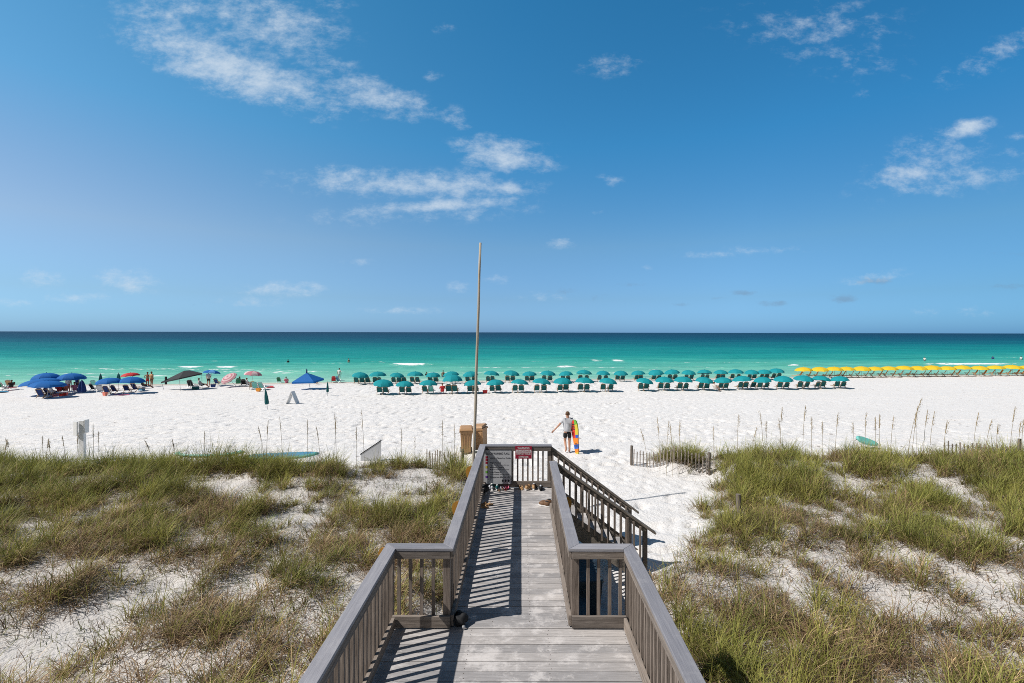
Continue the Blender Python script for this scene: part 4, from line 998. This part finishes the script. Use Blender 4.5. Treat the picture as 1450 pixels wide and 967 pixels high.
def build_people():
    x, y = flat(804, 641.5, G(1.9, 19.8)); z = G(x, y)
    walk = dict(STAND, sl=(-.185,.0,1.41), el=(-.37,-.02,1.20), wl=(-.54,.04,1.0), hl=(-.60,.06,.93), er=(.27,-.06,1.16), wr=(.27,.16,1.08), hr=(.27,.23,1.06),
                kl=(-.085,.12,.50), al=(-.08,-.08,.16), tl=(-.085,.05,.06), kr=(.085,.03,.49), ar=(.09,.02,.085), tr=(.095,.17,.03))
    person(x, y, z, R(8), walk, 'man in pale grey t-shirt and dark shorts walking away across the sand with a board', 'skin', 'greyshirt', 'black', 1.02, fingers=True)
    # multicoloured board at his side
    t = thing('foam_board', 'tall multicoloured foam board in red, yellow, blue and orange held upright beside the walking man', 'foam board', (x+.40, y-.16, z+.01), R(-48), None, (R(3), R(-5))); t.scale = (.84, 1, .96)
    out = [(0,.08),(.06,.11),(.22,.125),(.42,.14),(.70,.17),(.84,.20),(1.05,.225),(1.30,.21),(1.44,.15),(1.50,.05)]
    bands = ['yellowpaint','orangepaint','bluepaint','orangepaint','bluepaint','yellowpaint','yellowpaint','greenpaint','greenpaint']
    mats = [M['redpaint'], M['white'], M['bluepaint'], M['orangepaint'], M['yellowpaint'], M['greenpaint']]
    ix = {'redpaint':0,'white':1,'bluepaint':2,'orangepaint':3,'yellowpaint':4,'greenpaint':5}
    for (nm, yy0, yy1) in (('board_shell', -.03, .03),):
        mb = MB()
        for i in range(len(out)-1):
            (za, wa), (zb, wb) = out[i], out[i+1]; c = ix[bands[i]]
            sk = .07
            for (u0, u1, cc) in ((-1, .12, 0 if i >= 4 else c), (.12, 1, c)):
                q = [(u0*wa, yy0, za+sk*u0*.3), (u1*wa, yy0, za+sk*u1*.3), (u1*wb, yy0, zb+sk*u1*.3), (u0*wb, yy0, zb+sk*u0*.3)]
                if i == 0: q[0] = (u0*wa, yy0, za); q[1] = (u1*wa, yy0, za)
                mb.add(q, [(0,1,2,3)], cc); mb.add([(a, yy1, b2) for a, _, b2 in q], [(3,2,1,0)], cc)
            for s in (-1, 1):
                q0 = (s*wa, za+(sk*s*.3 if i else 0)); q1 = (s*wb, zb+sk*s*.3)
                mb.add([(q0[0],yy0,q0[1]),(q0[0],yy1,q0[1]),(q1[0],yy1,q1[1]),(q1[0],yy0,q1[1])], [(0,1,2,3)], 0 if (s < 0 and i >= 4) else c)
        mb.build(nm, mats, t)
    mb = MB()
    for k, zz in enumerate((1.30, 1.20, 1.10)): mb.box((-.10,-.034,zz-.025),(.04,-.0315,zz+.02))
    for k in range(4): mb.beam((-.05,-.033,.30+.05*k),(.10,-.033,.33+.05*k),.003,.018)
    mb.build('printed_marks', M['ink'], t)
    x, y, z = at(209, 547.5); person(x, y, z, .2, dict(STAND, el=(-.36,-.05,1.17), wl=(-.18,.02,1.0), hl=(-.12,.04,.98)), 'tanned person with hand on hip standing left of a companion by the shore', 'skin2', None, 'red', 1.0)
    x, y, z = at(214.6, 547.8); person(x, y, z, -.3, STAND, 'taller tanned person standing right of a companion by the shore', 'skin2', 'tan', 'brown', 1.04)
    x, y, z = at(295.3, 546.8); person(x, y, z, .1, STAND, 'person in pale top and black shorts standing under the pale blue umbrella', 'skin', 'paleshirt', 'black', 1.0)
    x, y, z = at(284.5, 549); person(x, y, z-.1, -.6, SIT, 'person with dark hair seated right of the black canopy', 'skin', 'greyshirt', 'black', 1.05)
    x, y, z = at(468.5, 540); person(x, y+3, G(x, y+3), 0, STAND, 'person in white standing at the water edge behind a red chair', 'skin', 'white', 'shoegrey', 1.0)
    x, y, z = at(405.6, 542.5); person(x, y, z-.25, .3, SIT, 'person in pink seated on the sand beside a green chair', 'skin', 'pink', 'pink', .95)
    x, y, z = at(626.5, 558.3); person(x, y, z-.05, .2, SIT, 'person in red seated beside the largest teal umbrella', 'skin', 'red', 'red', 1.05)
    x, y, z = at(352, 547); person(x, y, z-.1, -1.0, SIT, 'person in grey reclining under the pink and white parasol', 'skin', 'greyshirt', 'black', .95)
    x, y, z = at(97, 556); person(x, y, z, .1, STAND, 'person in white top standing under the blue umbrella cluster', 'skin', 'white', 'pink', .98)
    x, y, z = at(106, 556.5); person(x, y, z-.05, .7, SIT, 'person in pink seated by the folded navy umbrella', 'skin', 'pink', 'greyshirt', 1.05)
    x, y, z = at(109.5, 554); person(x, y, z, -.2, STAND, 'person in dark clothes standing under the right hand blue umbrella', 'skin', 'navy', 'black', 1.0)
    x, y, z = at(84, 558.5); person(x, y, z, .5, SIT, 'person in dark red seated under the lowest blue umbrella', 'skin2', 'red', 'black', 1.05)
    x, y, z = at(445.5, 545.5); person(x, y, z-.05, .0, SIT, 'person in dark blue seated under the bright blue pyramid canopy', 'skin', 'navy', 'black', .95)
    # bathers in the sea, water hides the legs
    for (px, pyt, pyw, lab, sk, sh) in ((408, 509, 514, 'bather in dark top standing in the sea above the blue canopy', 'skin2', 'black'), (494, 507.5, 514, 'bather standing in the sea left of the teal rows', 'skin', None),
                                    (627.6, 524.5, 534, 'bather standing in the shallows behind the teal back row', 'skin2', None), (604.3, 526.5, 531.5, 'bather wading just left of another behind the teal back row', 'skin2', 'black'),
                                    (1309.5, 505.5, 512, 'bather with pale shirt in the sea behind the yellow umbrellas', 'skin', 'paleshirt'), (1406, 504.5, 509, 'bather in dark top in the sea behind the yellow umbrellas', 'skin2', 'navy'),
                                    (1446, 504.5, 509.5, 'bather in the sea at the far right behind the yellow umbrellas', 'skin', 'white')):
        x, d = sea_pt(px, pyw); hh = (pyw-pyt)*d/FPX
        person(x, d, SEA_Z-(1.75-hh), rnd.uniform(-1, 1), STAND, lab, sk, sh, 'navy', 1.0, group='bathers in the sea')
build_people()

# ------------------------------------------------------------------ scattered beach camps on the left
def build_camps():
    def U(key, px, pyt, pyb, label, tilt=(0,0), k=1.0):
        x, y, z = at(px, pyb); c, p, f, r, h = UM[key]; want = (pyb-pyt)*y/FPX; kk = k
        t = umbrella(key, x, y, label, None, tilt, kk); s = want/(h*kk); t.scale = (kk, kk, kk*s); return t
    U('blue', 66, 528.3, 556, 'rear blue umbrella standing behind the two lowest blue ones', (0,0), 1.0)
    U('blue', 101.5, 528.7, 556, 'blue umbrella at the right of the blue cluster, over seated people', (0,0), 1.0)
    U('blue', 60, 536, 560, 'wide blue umbrella tilted left, half behind the lowest blue one', (0,-.14), 1.28)
    U('blue', 67, 539.5, 563.5, 'lowest and nearest blue umbrella of the left cluster', (0,.04), 1.12)
    U('blue', 156, 535.2, 559, 'blue umbrella over navy chairs, left of its neighbour', (0,-.05), .92)
    U('blue', 186.5, 533.8, 557.5, 'blue umbrella over navy chairs in front of the red umbrella', (0,.05), .92)
    U('red', 186, 527.8, 548, 'red umbrella behind the blue umbrellas at the shore', (0,-.06), .82)
    U('paleblue', 297, 524.2, 547, 'pale and royal blue umbrella behind the black canopy', (-.1,.1), .92)
    t = umbrella('pink', *at(334, 547)[:2], 'pink and white striped umbrella tilted steeply on its side towards the camera', None, (R(28), R(-30)), .95)
    U('pinkblue', 356, 525.6, 548, 'pale pink panelled umbrella over green chairs', (0,.12), .90)
    closed_umbrella(116, 538.5, 555.8, 557, M['navy'], 'folded navy umbrella standing on the sand right of the blue cluster', .33)
    closed_umbrella(142.5, 529.5, 540, 552, M['tealdark'], 'folded dark green umbrella behind chairs, left of another', .15)
    closed_umbrella(168, 528.7, 539, 552, M['tealdark'], 'folded dark green umbrella between two open blue ones', .17)
    closed_umbrella(379, 551, 572.6, 580, M['tealdark'], 'folded dark teal umbrella leaning left on open sand, near the white A-frame', .14, -3)
    closed_umbrella(464, 541, 555.6, 561, M['tealdark'], 'folded dark teal umbrella upright on sand right of the pyramid canopy', .12)
    # black pop-up canopy
    x, y, z = at(262, 552); k = y/FPX
    t = thing('popup_canopy', 'black pop-up canopy tilted down to the left on thin poles', 'canopy', (x, y, z))
    def P(px, py, dy): return ((px-262)*k, dy, (552-py)*k)
    mb = MB()
    c = [P(230,541,-.2), P(264,534.5,-1.1), P(283,529,.4), P(255,526,1.5)]
    ap = P(258,527.0,.3); ap = (ap[0], ap[1], ap[2]+.12)
    mb.add([c[0],c[1],c[2],c[3],ap]+[(a,b,h-.14) for a,b,h in c], [(0,1,4),(1,2,4),(2,3,4),(3,0,4),(0,5,6,1),(1,6,7,2),(2,7,8,3),(3,8,5,0)])
    mb.build('canopy_cloth', M['charcoal'], t)
    for i in range(4):
        mb = MB(); a = c[i]; mb.tube([(a[0]*.97, a[1]*.97, a[2]-.06), (a[0]*.92+.15, a[1]*.95, -.1)], .020, 6); mb.build('pole', M['metal'], t)
    mb = MB(); mb.box(((238-262)*k-.10,-.35,.62),((238-262)*k+.10,-.25,1.5)); mb.build('hanging_flap', M['black'], t)
    # blue pyramid canopy
    x, y, z = at(437, 551); k = y/FPX
    t = thing('pyramid_canopy', 'bright blue square pyramid canopy with pointed top on the open sand', 'canopy', (x, y, z), .0)
    mb = MB(); h = (551-538.5)*k; ap = ((430.6-437)*k*.4, 0, (551-527.8)*k)
    c = [(-1.55,-.75,h-.15),(1.0,-.95,h-.05),(1.45,.75,h+.12),(-.9,.95,h+.05)]
    mb.add(c+[ap]+[(a,b,q-.20) for a,b,q in c], [(0,1,4),(1,2,4),(2,3,4),(3,0,4),(0,5,6,1),(1,6,7,2),(2,7,8,3),(3,8,5,0)]); mb.build('canopy_cloth', M['blue'], t)
    mb = MB(); mb.tube([(ap[0],ap[1],ap[2]-.05),(ap[0],ap[1],ap[2]+.1),(ap[0],ap[1],ap[2]+.32),(ap[0],ap[1],ap[2]+.46)], [.09,.085,.07,.02], 8); mb.build('finial', M['navy'], t)
    mb = MB(); mb.tube([(.25,0,-.2),(ap[0],0,ap[2]-.05)], .026, 8); mb.build('pole', M['white'], t)
    def C(key, px, py, lab, rz=0, k=1.0):
        x, y, z = at(px, py); chair(key, x, y, lab, None, rz, k)
    C('navy', 60, 563.5, 'navy chair under the lowest blue umbrella, nearest of its cluster', .1, 1.12); C('navy', 71, 563, 'navy chair beside the nearest one under the lowest blue umbrella', -.2, 1.12)
    C('navy', 152.5, 558, 'first navy chair from the left under the pair of blue umbrellas', .1); C('navy', 163.5, 557, 'second navy chair from the left under the pair of blue umbrellas', -.1)
    C('navy', 181, 556, 'third navy chair from the left under the pair of blue umbrellas', .1); C('navy', 193, 554.5, 'last navy chair on the right under the pair of blue umbrellas', -.2, 1.15)
    C('grey', 143, 556, 'grey chair left of the navy chairs', .3); C('black', 133, 554, 'dark folding chair with a teal chair just behind it', -.2, .95); C('brightteal', 134, 548.5, 'teal chair behind the dark folding chair', .2)
    C('red', 8.5, 553, 'red chair at the far left edge of the beach', -.7, 1.0); C('brown', 14, 548, 'tan chair behind the red chair at the far left', .3); C('green', 1.0, 551, 'green chair cut by the far left photo edge', .2)
    C('black', 271, 549.5, 'black chair under the right side of the black canopy', .1, 1.1); C('navy', 308, 545.5, 'navy chair right of the person under the pale blue umbrella', -.1)
    C('green', 338, 546, 'green chair left under the pale pink umbrella', .5, 1.05); C('black', 346, 547, 'black chair right of the green one under the pale pink umbrella', .2)
    C('brown', 357, 551.5, 'tan chair left of the teal chair on open sand', .6, 1.05); C('brightteal', 362, 552.5, 'teal chair just right of the tan chair', .2, 1.05); C('brightteal', 371.5, 552.5, 'teal chair nearest the leaning folded umbrella', -.2, 1.1)
    C('green', 395.7, 542.5, 'green chair facing the sea left of the seated person in pink', .1, .9)
    C('red', 472.5, 542, 'red chair at the waterline left of the teal rows', .4, 1.0); C('blue', 480, 542, 'blue chair right of the red chair at the waterline', -.4, 1.0)
build_camps()
def build_small_items():
    def cooler(px, py, m, lab):
        x, y, z = at(px, py); t = thing('cooler', lab, 'cooler', (x, y, z), rnd.uniform(-.5, .5))
        mb = MB(); mb.add([(-.27,-.17,0),(.27,-.17,0),(.27,.17,0),(-.27,.17,0),(-.30,-.20,.33),(.30,-.20,.33),(.30,.20,.33),(-.30,.20,.33)], [(3,2,1,0),(4,5,6,7),(0,1,5,4),(1,2,6,5),(2,3,7,6),(3,0,4,7)]); mb.build('body', M[m], t)
        mb = MB(); mb.box((-.31,-.21,.333),(.31,.21,.40)); mb.build('lid', M['white'], t)
        mb = MB(); mb.tube([(-.31,0,.30),(-.33,0,.48),(.33,0,.48),(.31,0,.30)], .014, 6); mb.build('handle', M['metal'], t)
    def towel(px, py, m, lab):
        x, y, z = at(px, py); o = None; mb = MB(); n = 9; vs = []
        for i in range(n):
            for j in range(5): vs.append((-.4+.2*j, -.8+.2*i, .03+.02*math.sin(i*1.7+j)))
        mb.add(vs, [(i*5+j, i*5+j+1, (i+1)*5+j+1, (i+1)*5+j) for i in range(n-1) for j in range(4)])
        o = mb.build('beach_towel', M[m]); o.location = (x, y, z+.02); o.rotation_euler = (0, 0, rnd.uniform(.5, 1.4)); tag(o, lab, 'towel')
    def tote(px, py, m, lab):
        x, y, z = at(px, py); t = thing('beach_bag', lab, 'bag', (x, y, z), rnd.uniform(-.5, .5))
        mb = MB(); mb.add([(-.20,-.09,0),(.20,-.09,0),(.20,.09,0),(-.20,.09,0),(-.25,-.12,.36),(.25,-.12,.36),(.25,.12,.36),(-.25,.12,.36)], [(3,2,1,0),(4,5,6,7),(0,1,5,4),(1,2,6,5),(2,3,7,6),(3,0,4,7)]); mb.build('sack', M[m], t)
        mb = MB(); mb.tube([(-.12,-.12,.34),(-.08,-.13,.56),(.08,-.13,.56),(.12,-.12,.34)], .014, 6); mb.build('handle', M['tan'], t)
    cooler(90, 560.5, 'redpaint', 'red cooler with white lid beside the nearest blue umbrella'); cooler(200.5, 553, 'boardblue', 'blue cooler with white lid right of the navy chairs'); cooler(277, 551.5, 'tealdark', 'dark cooler with white lid in the shade of the black canopy')
    tote(78, 562, 'pink', 'pink beach bag at the nearest blue umbrella'); tote(149, 560.5, 'brightcoral', 'coral beach bag left of the first navy chair'); tote(302, 548.5, 'navy', 'navy beach bag beside the person in black shorts'); tote(366, 554.5, 'orange', 'orange beach bag between two teal chairs'); tote(687, 557.5, 'red', 'red beach bag on the sand among the front teal umbrellas')
    towel(3, 555, 'boardblue', 'blue towel spread on the sand at the far left edge'); towel(172, 559.5, 'pink', 'pink towel spread between the navy chairs'); towel(382, 548.5, 'redpaint', 'red towel spread on the sand behind the teal chairs')
    for (px, py, rz, lab, sk, sh, so_, pose) in ((93, 557.5, .8, 'person in coral top seated under the blue cluster beside one in dark red', 'skin', 'brightcoral', 'navy', SIT), (74.5, 560, -.5, 'person in white seated in front of the pole of the lowest blue umbrella', 'skin', 'white', 'navy', SIT),
        (16, 551.5, 1.0, 'person in dark clothes seated near the red chair at far left', 'skin2', 'black', 'purple', SIT), (203.5, 550, -.7, 'person in black seated at the feet of the standing tanned couple', 'skin2', 'black', 'black', SIT),
        (342, 545.5, -.9, 'person in dark green seated between chairs under the pale pink umbrella', 'skin', 'tealdark', 'black', SIT), (1013, 554.5, -1.1, 'person in pale clothes reclining among the front teal chairs', 'skin', 'paleshirt', 'greyshirt', SIT)):
        x, y, z = at(px, py); person(x, y, z-.08, rz, pose, lab, sk, sh, so_, 1.0)
M['brightcoral'] = plain('coral_cloth', (.66,.20,.14), .7, .1)
build_small_items()

# ------------------------------------------------------------------ sea oats: single tall stalks
OATS = [(6,622,660,5),(14,620,660,-6),(61,617,655,0),(67,620,652,3),(72,622,656,-3),(92,617,652,-4),(109,612,652,2),(132,600,650,0),(140,611,648,0),(215,623,665,-10),(249,621,665,-5),(290,610,655,0),(378,595,650,2),(372,604,650,-6),
        (399,590,645,-3),(436,594,640,0),(453,604,642,-5),(475,588,640,1),(476,586,650,-2),(505,605,655,0),(515,580,640,-3),(569,607,645,0),(588,617,650,0),(627,594,660,0),(644,600,660,0),
        (915,607,633,-8),(934,590,630,-3),(945,596,628,2),(952,600,630,-3),(962,594,628,1),(1011,603,628,0),(1045,587,622,1),(1067,605,626,5),(1080,581,630,-4),(1085,596,632,0),(1105,576,634,3),(1105,592,635,-2),
        (1138,574,630,3),(1150,590,630,0),(1165,596,632,0),(1184,584,628,3),(1208,597,635,0),(1225,583,628,2),(1240,590,636,0),(1246,586,634,0),(1263,588,634,3),(1292,563,640,14),(1294,575,640,6),(1297,585,626,0),
        (1318,582,630,6),(1338,595,635,4),(1381,584,638,5),(1398,594,640,7),(1432,575,640,6),(1442,596,640,4),(1447,594,640,3),(1412,600,640,2),(1310,580,622,4)]
def build_oats():
    for i, (px, pyt, pyb, lean) in enumerate(OATS):
        side = 'left' if px < 738 else 'right'
        d = 14.6+((i*37) % 10)*.16 if px < 738 else 16.2+((i*29) % 10)*.14
        x = (px-lean*.4-VX)/FPX*d; g = G(x, d); zt = CAMZ-(pyt-hy_at(px))/FPX*d; xt = (px-VX)/FPX*d; h = max(.5, zt-g); dx = xt-x+lean/FPX*d
        lab = f'{"tall" if h > 1.25 else "short"} thin sea oat stalk {"leaning right" if lean > 2 else "leaning left" if lean < -2 else "standing straight"} on the {side} dune crest'
        t = thing('sea_oat', lab, 'sea oat', (x, d, g), 0, f'{"tall" if h > 1.25 else "short"} {"right-leaning" if lean > 2 else "left-leaning" if lean < -2 else "straight"} sea oats on the {side} dune crest')
        mb = MB(); pts = [(dx*f**2, .02*math.sin(i+f*2), h*f) for f in (0,.3,.6,.85,1)]
        kk = .60 if px < 738 else .72; mb.tube(pts, [.010*kk,.0095*kk,.0085*kk,.007*kk,.004*kk], 5); mb.build('stem', M['oat'], t)
        mb = MB(); nn = 26 if px > 738 else 14
        rach = [Vector((dx*f**2, 0, h*f)) for f in (.72, .80, .88, .95, 1.0)]
        mb.tube(rach, [.006,.008,.008,.006,.003], 5)
        for k in range(nn):
            f = .73+.26*(k/nn); c = Vector((dx*f**2, 0, h*f)); a = rnd.uniform(0, 6.28); r = rnd.uniform(.02, .06)*(1.25-abs((k/nn)-.45)); s = rnd.uniform(.020, .038)*(1.25 if px > 738 else .8)
            e = c+Vector((math.cos(a)*r+(.02 if lean > 0 else -.01), math.sin(a)*r, -rnd.uniform(.0, .04)))
            w = Vector((math.cos(a+1.57), math.sin(a+1.57), 0))*.008
            mb.add([c, e+w+Vector((0,0,s*.3)), e+Vector((math.cos(a)*.012, math.sin(a)*.012, -s)), e-w+Vector((0,0,s*.3))], [(0,1,2,3)])
        mb.build('seed_head', M['oatseed'], t)
M['oat'] = plain('dry_oat_stem', (.30,.245,.15), .7, .2); M['oatseed'] = plain('straw_oat_seed', (.36,.28,.16), .7, .25)
build_oats()

# ------------------------------------------------------------------ sky, sun, camera
def build_world():
    w = bpy.data.worlds.new('World'); scene.world = w; w.use_nodes = True
    t = NT(w); bg = t.n['Background']
    sky = t.node('ShaderNodeTexSky'); sky.sky_type = 'NISHITA'; sky.sun_disc = False
    sky.sun_elevation = SUN_EL; sky.sun_rotation = math.atan2(-math.cos(SUN_AZ), -math.sin(SUN_AZ))
    sky.air_density = 1.0; sky.dust_density = 0.6; sky.ozone_density = 2.2; sky.altitude = 0
    d = t.node('ShaderNodeTexCoord').outputs['Generated']
    s = t.node('ShaderNodeSeparateXYZ'); t.put(s.inputs[0], d)
    yy = t.math('MAXIMUM', s.outputs[1], .02)
    # sea haze: pale blue towards the horizon, brighter on the sun's side
    hz = t.ramp(s.outputs[2], [(0, (.50,1.00,2.10,1)), (.07, (.62,.96,1.46,1)), (.18, (.80,1.18,1.40,1)), (.37, (.45,1.38,1.70,1)), (.60, (.34,1.36,1.68,1)), (.70, (.36,.9,1.0,1)), (.82, (.40,.48,.46,1))])
    dt = t.node('ShaderNodeVectorMath', operation='DOT_PRODUCT'); t.put(dt.inputs[0], d); dt.inputs[1].default_value = (-math.cos(SUN_AZ), -math.sin(SUN_AZ), 0)
    gl = t.ramp(t.math('ADD', t.math('MULTIPLY', dt.outputs['Value'], .5), .5), [(0, (.52,.74,.80,1)), (.145, (.78,.91,.95,1)), (.36, (1.0,1.0,1.0,1)), (.55, (1.38,1.05,.97,1)), (.75, (1.72,1.05,.92,1))])
    gl2 = t.ramp(t.math('ADD', t.math('MULTIPLY', dt.outputs['Value'], .5), .5), [(0, (.55,.72,.74,1)), (.145, (.86,.94,.95,1)), (.36, (1,1,1,1)), (.55, (1.16,1.12,1.06,1)), (.75, (1.14,1.12,1.04,1))])
    gl = t.mix(t.smooth(s.outputs[2], .30, .02), gl, gl2)
    skyc = t.mix(1.0, t.mix(1.0, sky.outputs[0], hz, 'MULTIPLY'), gl, 'MULTIPLY')
    dim_back_sky = t.mix(1.0, sky.outputs[0], (.46,.44,.40,1), 'MULTIPLY')        # unseen sky behind the camera, dimmed and greyed to weaken blue shadow fill
    skyc = t.mix(t.smooth(s.outputs[1], .30, .02), skyc, dim_back_sky)
    u = t.math('DIVIDE', s.outputs[0], yy); v = t.math('DIVIDE', s.outputs[2], yy)
    cv = t.node('ShaderNodeCombineXYZ'); t.put(cv.inputs[0], u); t.put(cv.inputs[1], v)
    n1 = t.noise(t.mapping(cv.outputs[0], (1, 1.7, 1), (0,0,R(12))), 22, 9, .68)
    n2 = t.noise(t.mapping(cv.outputs[0], (1, 2.6, 1), (0,0,R(18))), 4.2, 6, .6)
    # cloud banks as ellipses in the tangent plane of the sky towards +y
    CL = [(330,100,150,30,-18,1.0),(260,68,90,32,-12,.72),(385,40,100,38,-14,.72),(240,15,70,20,0,.5),(535,138,70,22,-16,.85),(450,85,50,24,-20,.6),(450,168,24,9,0,.5),(470,8,30,10,0,.4),
          (575,262,165,18,-2,.82),(615,292,125,9,4,.85),(510,258,70,16,-10,.75),(715,218,62,20,-8,.92),(665,262,45,18,0,.72),(720,267,20,10,0,.85),(640,165,35,14,-30,.5),
          (625,40,16,7,0,.55),(613,108,14,8,0,.45),(862,90,44,17,5,.45),(1180,40,130,52,-10,.30),(1400,80,80,20,25,.46),(1369,181,30,11,14,1.15),(1290,242,50,17,16,.74),(1320,225,90,34,15,.45),(1400,250,85,8,8,.60),(1425,218,25,9,12,.5),
          (1220,133,16,7,10,.5),(1440,192,22,6,8,.5),(55,395,32,11,-5,.62),(178,398,42,16,-8,.66),(400,410,60,12,0,.5),(350,428,50,8,0,.42),(795,345,24,7,0,.62),(650,407,16,8,0,.5),(760,420,40,8,0,.4),
          (912,378,14,5,0,.5),(1080,353,80,6,0,.35),(1240,392,44,9,8,.55),(865,255,20,8,-10,.42),(848,300,12,4,5,.45),(505,372,24,5,0,.38),(1380,440,30,8,0,.4),(120,425,60,8,0,.45),(560,440,70,6,0,.35),(30,430,40,7,0,.4),(1310,440,22,8,0,.42),(700,395,26,7,0,.4),(1000,360,60,5,0,.35),(1150,60,160,40,-18,.3),(1330,250,120,30,10,.4),(330,60,170,60,-16,.45),(600,300,160,16,3,.45)]
    mask = None
    for (px, py, rx, ry, rot, st) in CL:
        cx, cy = (px-VX)/FPX, (470.8-py)/FPX; c, sn = math.cos(R(rot)), math.sin(R(rot))
        # rotate into the ellipse frame
        m = t.node('ShaderNodeMapping', vector_type='TEXTURE'); t.put(m.inputs[0], cv.outputs[0])
        m.inputs['Location'].default_value = (cx, cy, 0); m.inputs['Rotation'].default_value = (0, 0, R(rot)); m.inputs['Scale'].default_value = (1.2*rx/FPX, 1.3*ry/FPX, 1)
        l = t.node('ShaderNodeVectorMath', operation='LENGTH'); t.put(l.inputs[0], m.outputs[0])
        e = t.math('MULTIPLY', t.math('SUBTRACT', 1.0, t.smooth(l.outputs['Value'], .0, 1.55)), st)
        mask = e if mask is None else t.math('MAXIMUM', mask, e)
    nn = t.math('ADD', t.math('MULTIPLY', n1, .62), t.math('MULTIPLY', n2, .38))
    a = t.math('ADD', mask, t.math('MULTIPLY', t.math('SUBTRACT', nn, .5), 3.1))
    cl = t.math('MULTIPLY', t.smooth(a, .15, 1.42), t.smooth(mask, .03, .30))
    front = t.smooth(s.outputs[1], .05, .2)
    cl = t.math('MULTIPLY', t.math('MULTIPLY', cl, front), .80)
    # small grey puffs low above the horizon on the right
    GR = [(1240,397,34,7,.8),(1198,421,26,9,.85),(1095,429,32,6,.7),(1053,414,22,5,.7),(1018,422,15,4,.6),(962,431,22,5,.6),(895,403,24,5,.6),(840,420,24,10,.5),(790,412,34,7,.5),(1420,404,50,6,.6),(1440,358,40,5,.5),(310,430,90,8,.3)]
    gm = None
    for (px, py, rx, ry, st) in GR:
        m = t.node('ShaderNodeMapping', vector_type='TEXTURE'); t.put(m.inputs[0], cv.outputs[0])
        m.inputs['Location'].default_value = ((px-VX)/FPX, (470.8-py)/FPX, 0); m.inputs['Scale'].default_value = (rx/FPX, ry/FPX, 1)
        l = t.node('ShaderNodeVectorMath', operation='LENGTH'); t.put(l.inputs[0], m.outputs[0])
        e = t.math('MULTIPLY', t.math('SUBTRACT', 1.0, t.smooth(l.outputs['Value'], .0, 1.5)), st); gm = e if gm is None else t.math('MAXIMUM', gm, e)
    g = t.smooth(t.math('ADD', gm, t.math('MULTIPLY', t.math('SUBTRACT', n1, .5), 2.0)), .25, 1.0)
    g = t.math('MULTIPLY', t.math('MULTIPLY', g, t.smooth(gm, .02, .25)), .5)
    col = t.mix(t.math('MULTIPLY', g, front), skyc, (2.2, 3.3, 4.7, 1))
    col = t.mix(cl, col, (7.6, 8.6, 9.6, 1))
    t.put(bg.inputs[0], col); bg.inputs[1].default_value = SKY_STR
SKY_STR = .088
build_world()
sd = bpy.data.lights.new('sun', 'SUN'); sd.energy = 4.9; sd.angle = R(.53); sd.color = (1, .95, .895)
so = bpy.data.objects.new('sun', sd); COL.objects.link(so)
dirv = Vector((math.cos(SUN_EL)*math.cos(SUN_AZ), math.cos(SUN_EL)*math.sin(SUN_AZ), -math.sin(SUN_EL)))
so.rotation_euler = dirv.to_track_quat('-Z', 'Y').to_euler(); so.location = (-20, -8, 30)
cam = bpy.data.cameras.new('camera'); co_ = bpy.data.objects.new('camera', cam); COL.objects.link(co_)
cam.sensor_width = 36; cam.lens = FPX/1450*36; cam.shift_x = -13/1450; cam.shift_y = -12.9/1450
cam.clip_start = .1; cam.clip_end = 150000
co_.location = (0, 0, CAMZ)
co_.rotation_euler = (Matrix.Rotation(R(90), 4, 'X') @ Matrix.Rotation(math.atan(.00207), 4, 'Z')).to_euler()
scene.camera = co_
scene.view_settings.view_transform = 'Standard'; scene.view_settings.look = 'None'; scene.view_settings.exposure = 0; scene.view_settings.gamma = 1
scene.render.engine = 'CYCLES'
scene.cycles.max_bounces = 5; scene.cycles.diffuse_bounces = 3; scene.cycles.use_denoising = False
scene.cycles.pixel_filter_type = 'BLACKMAN_HARRIS'; scene.cycles.filter_width = .95
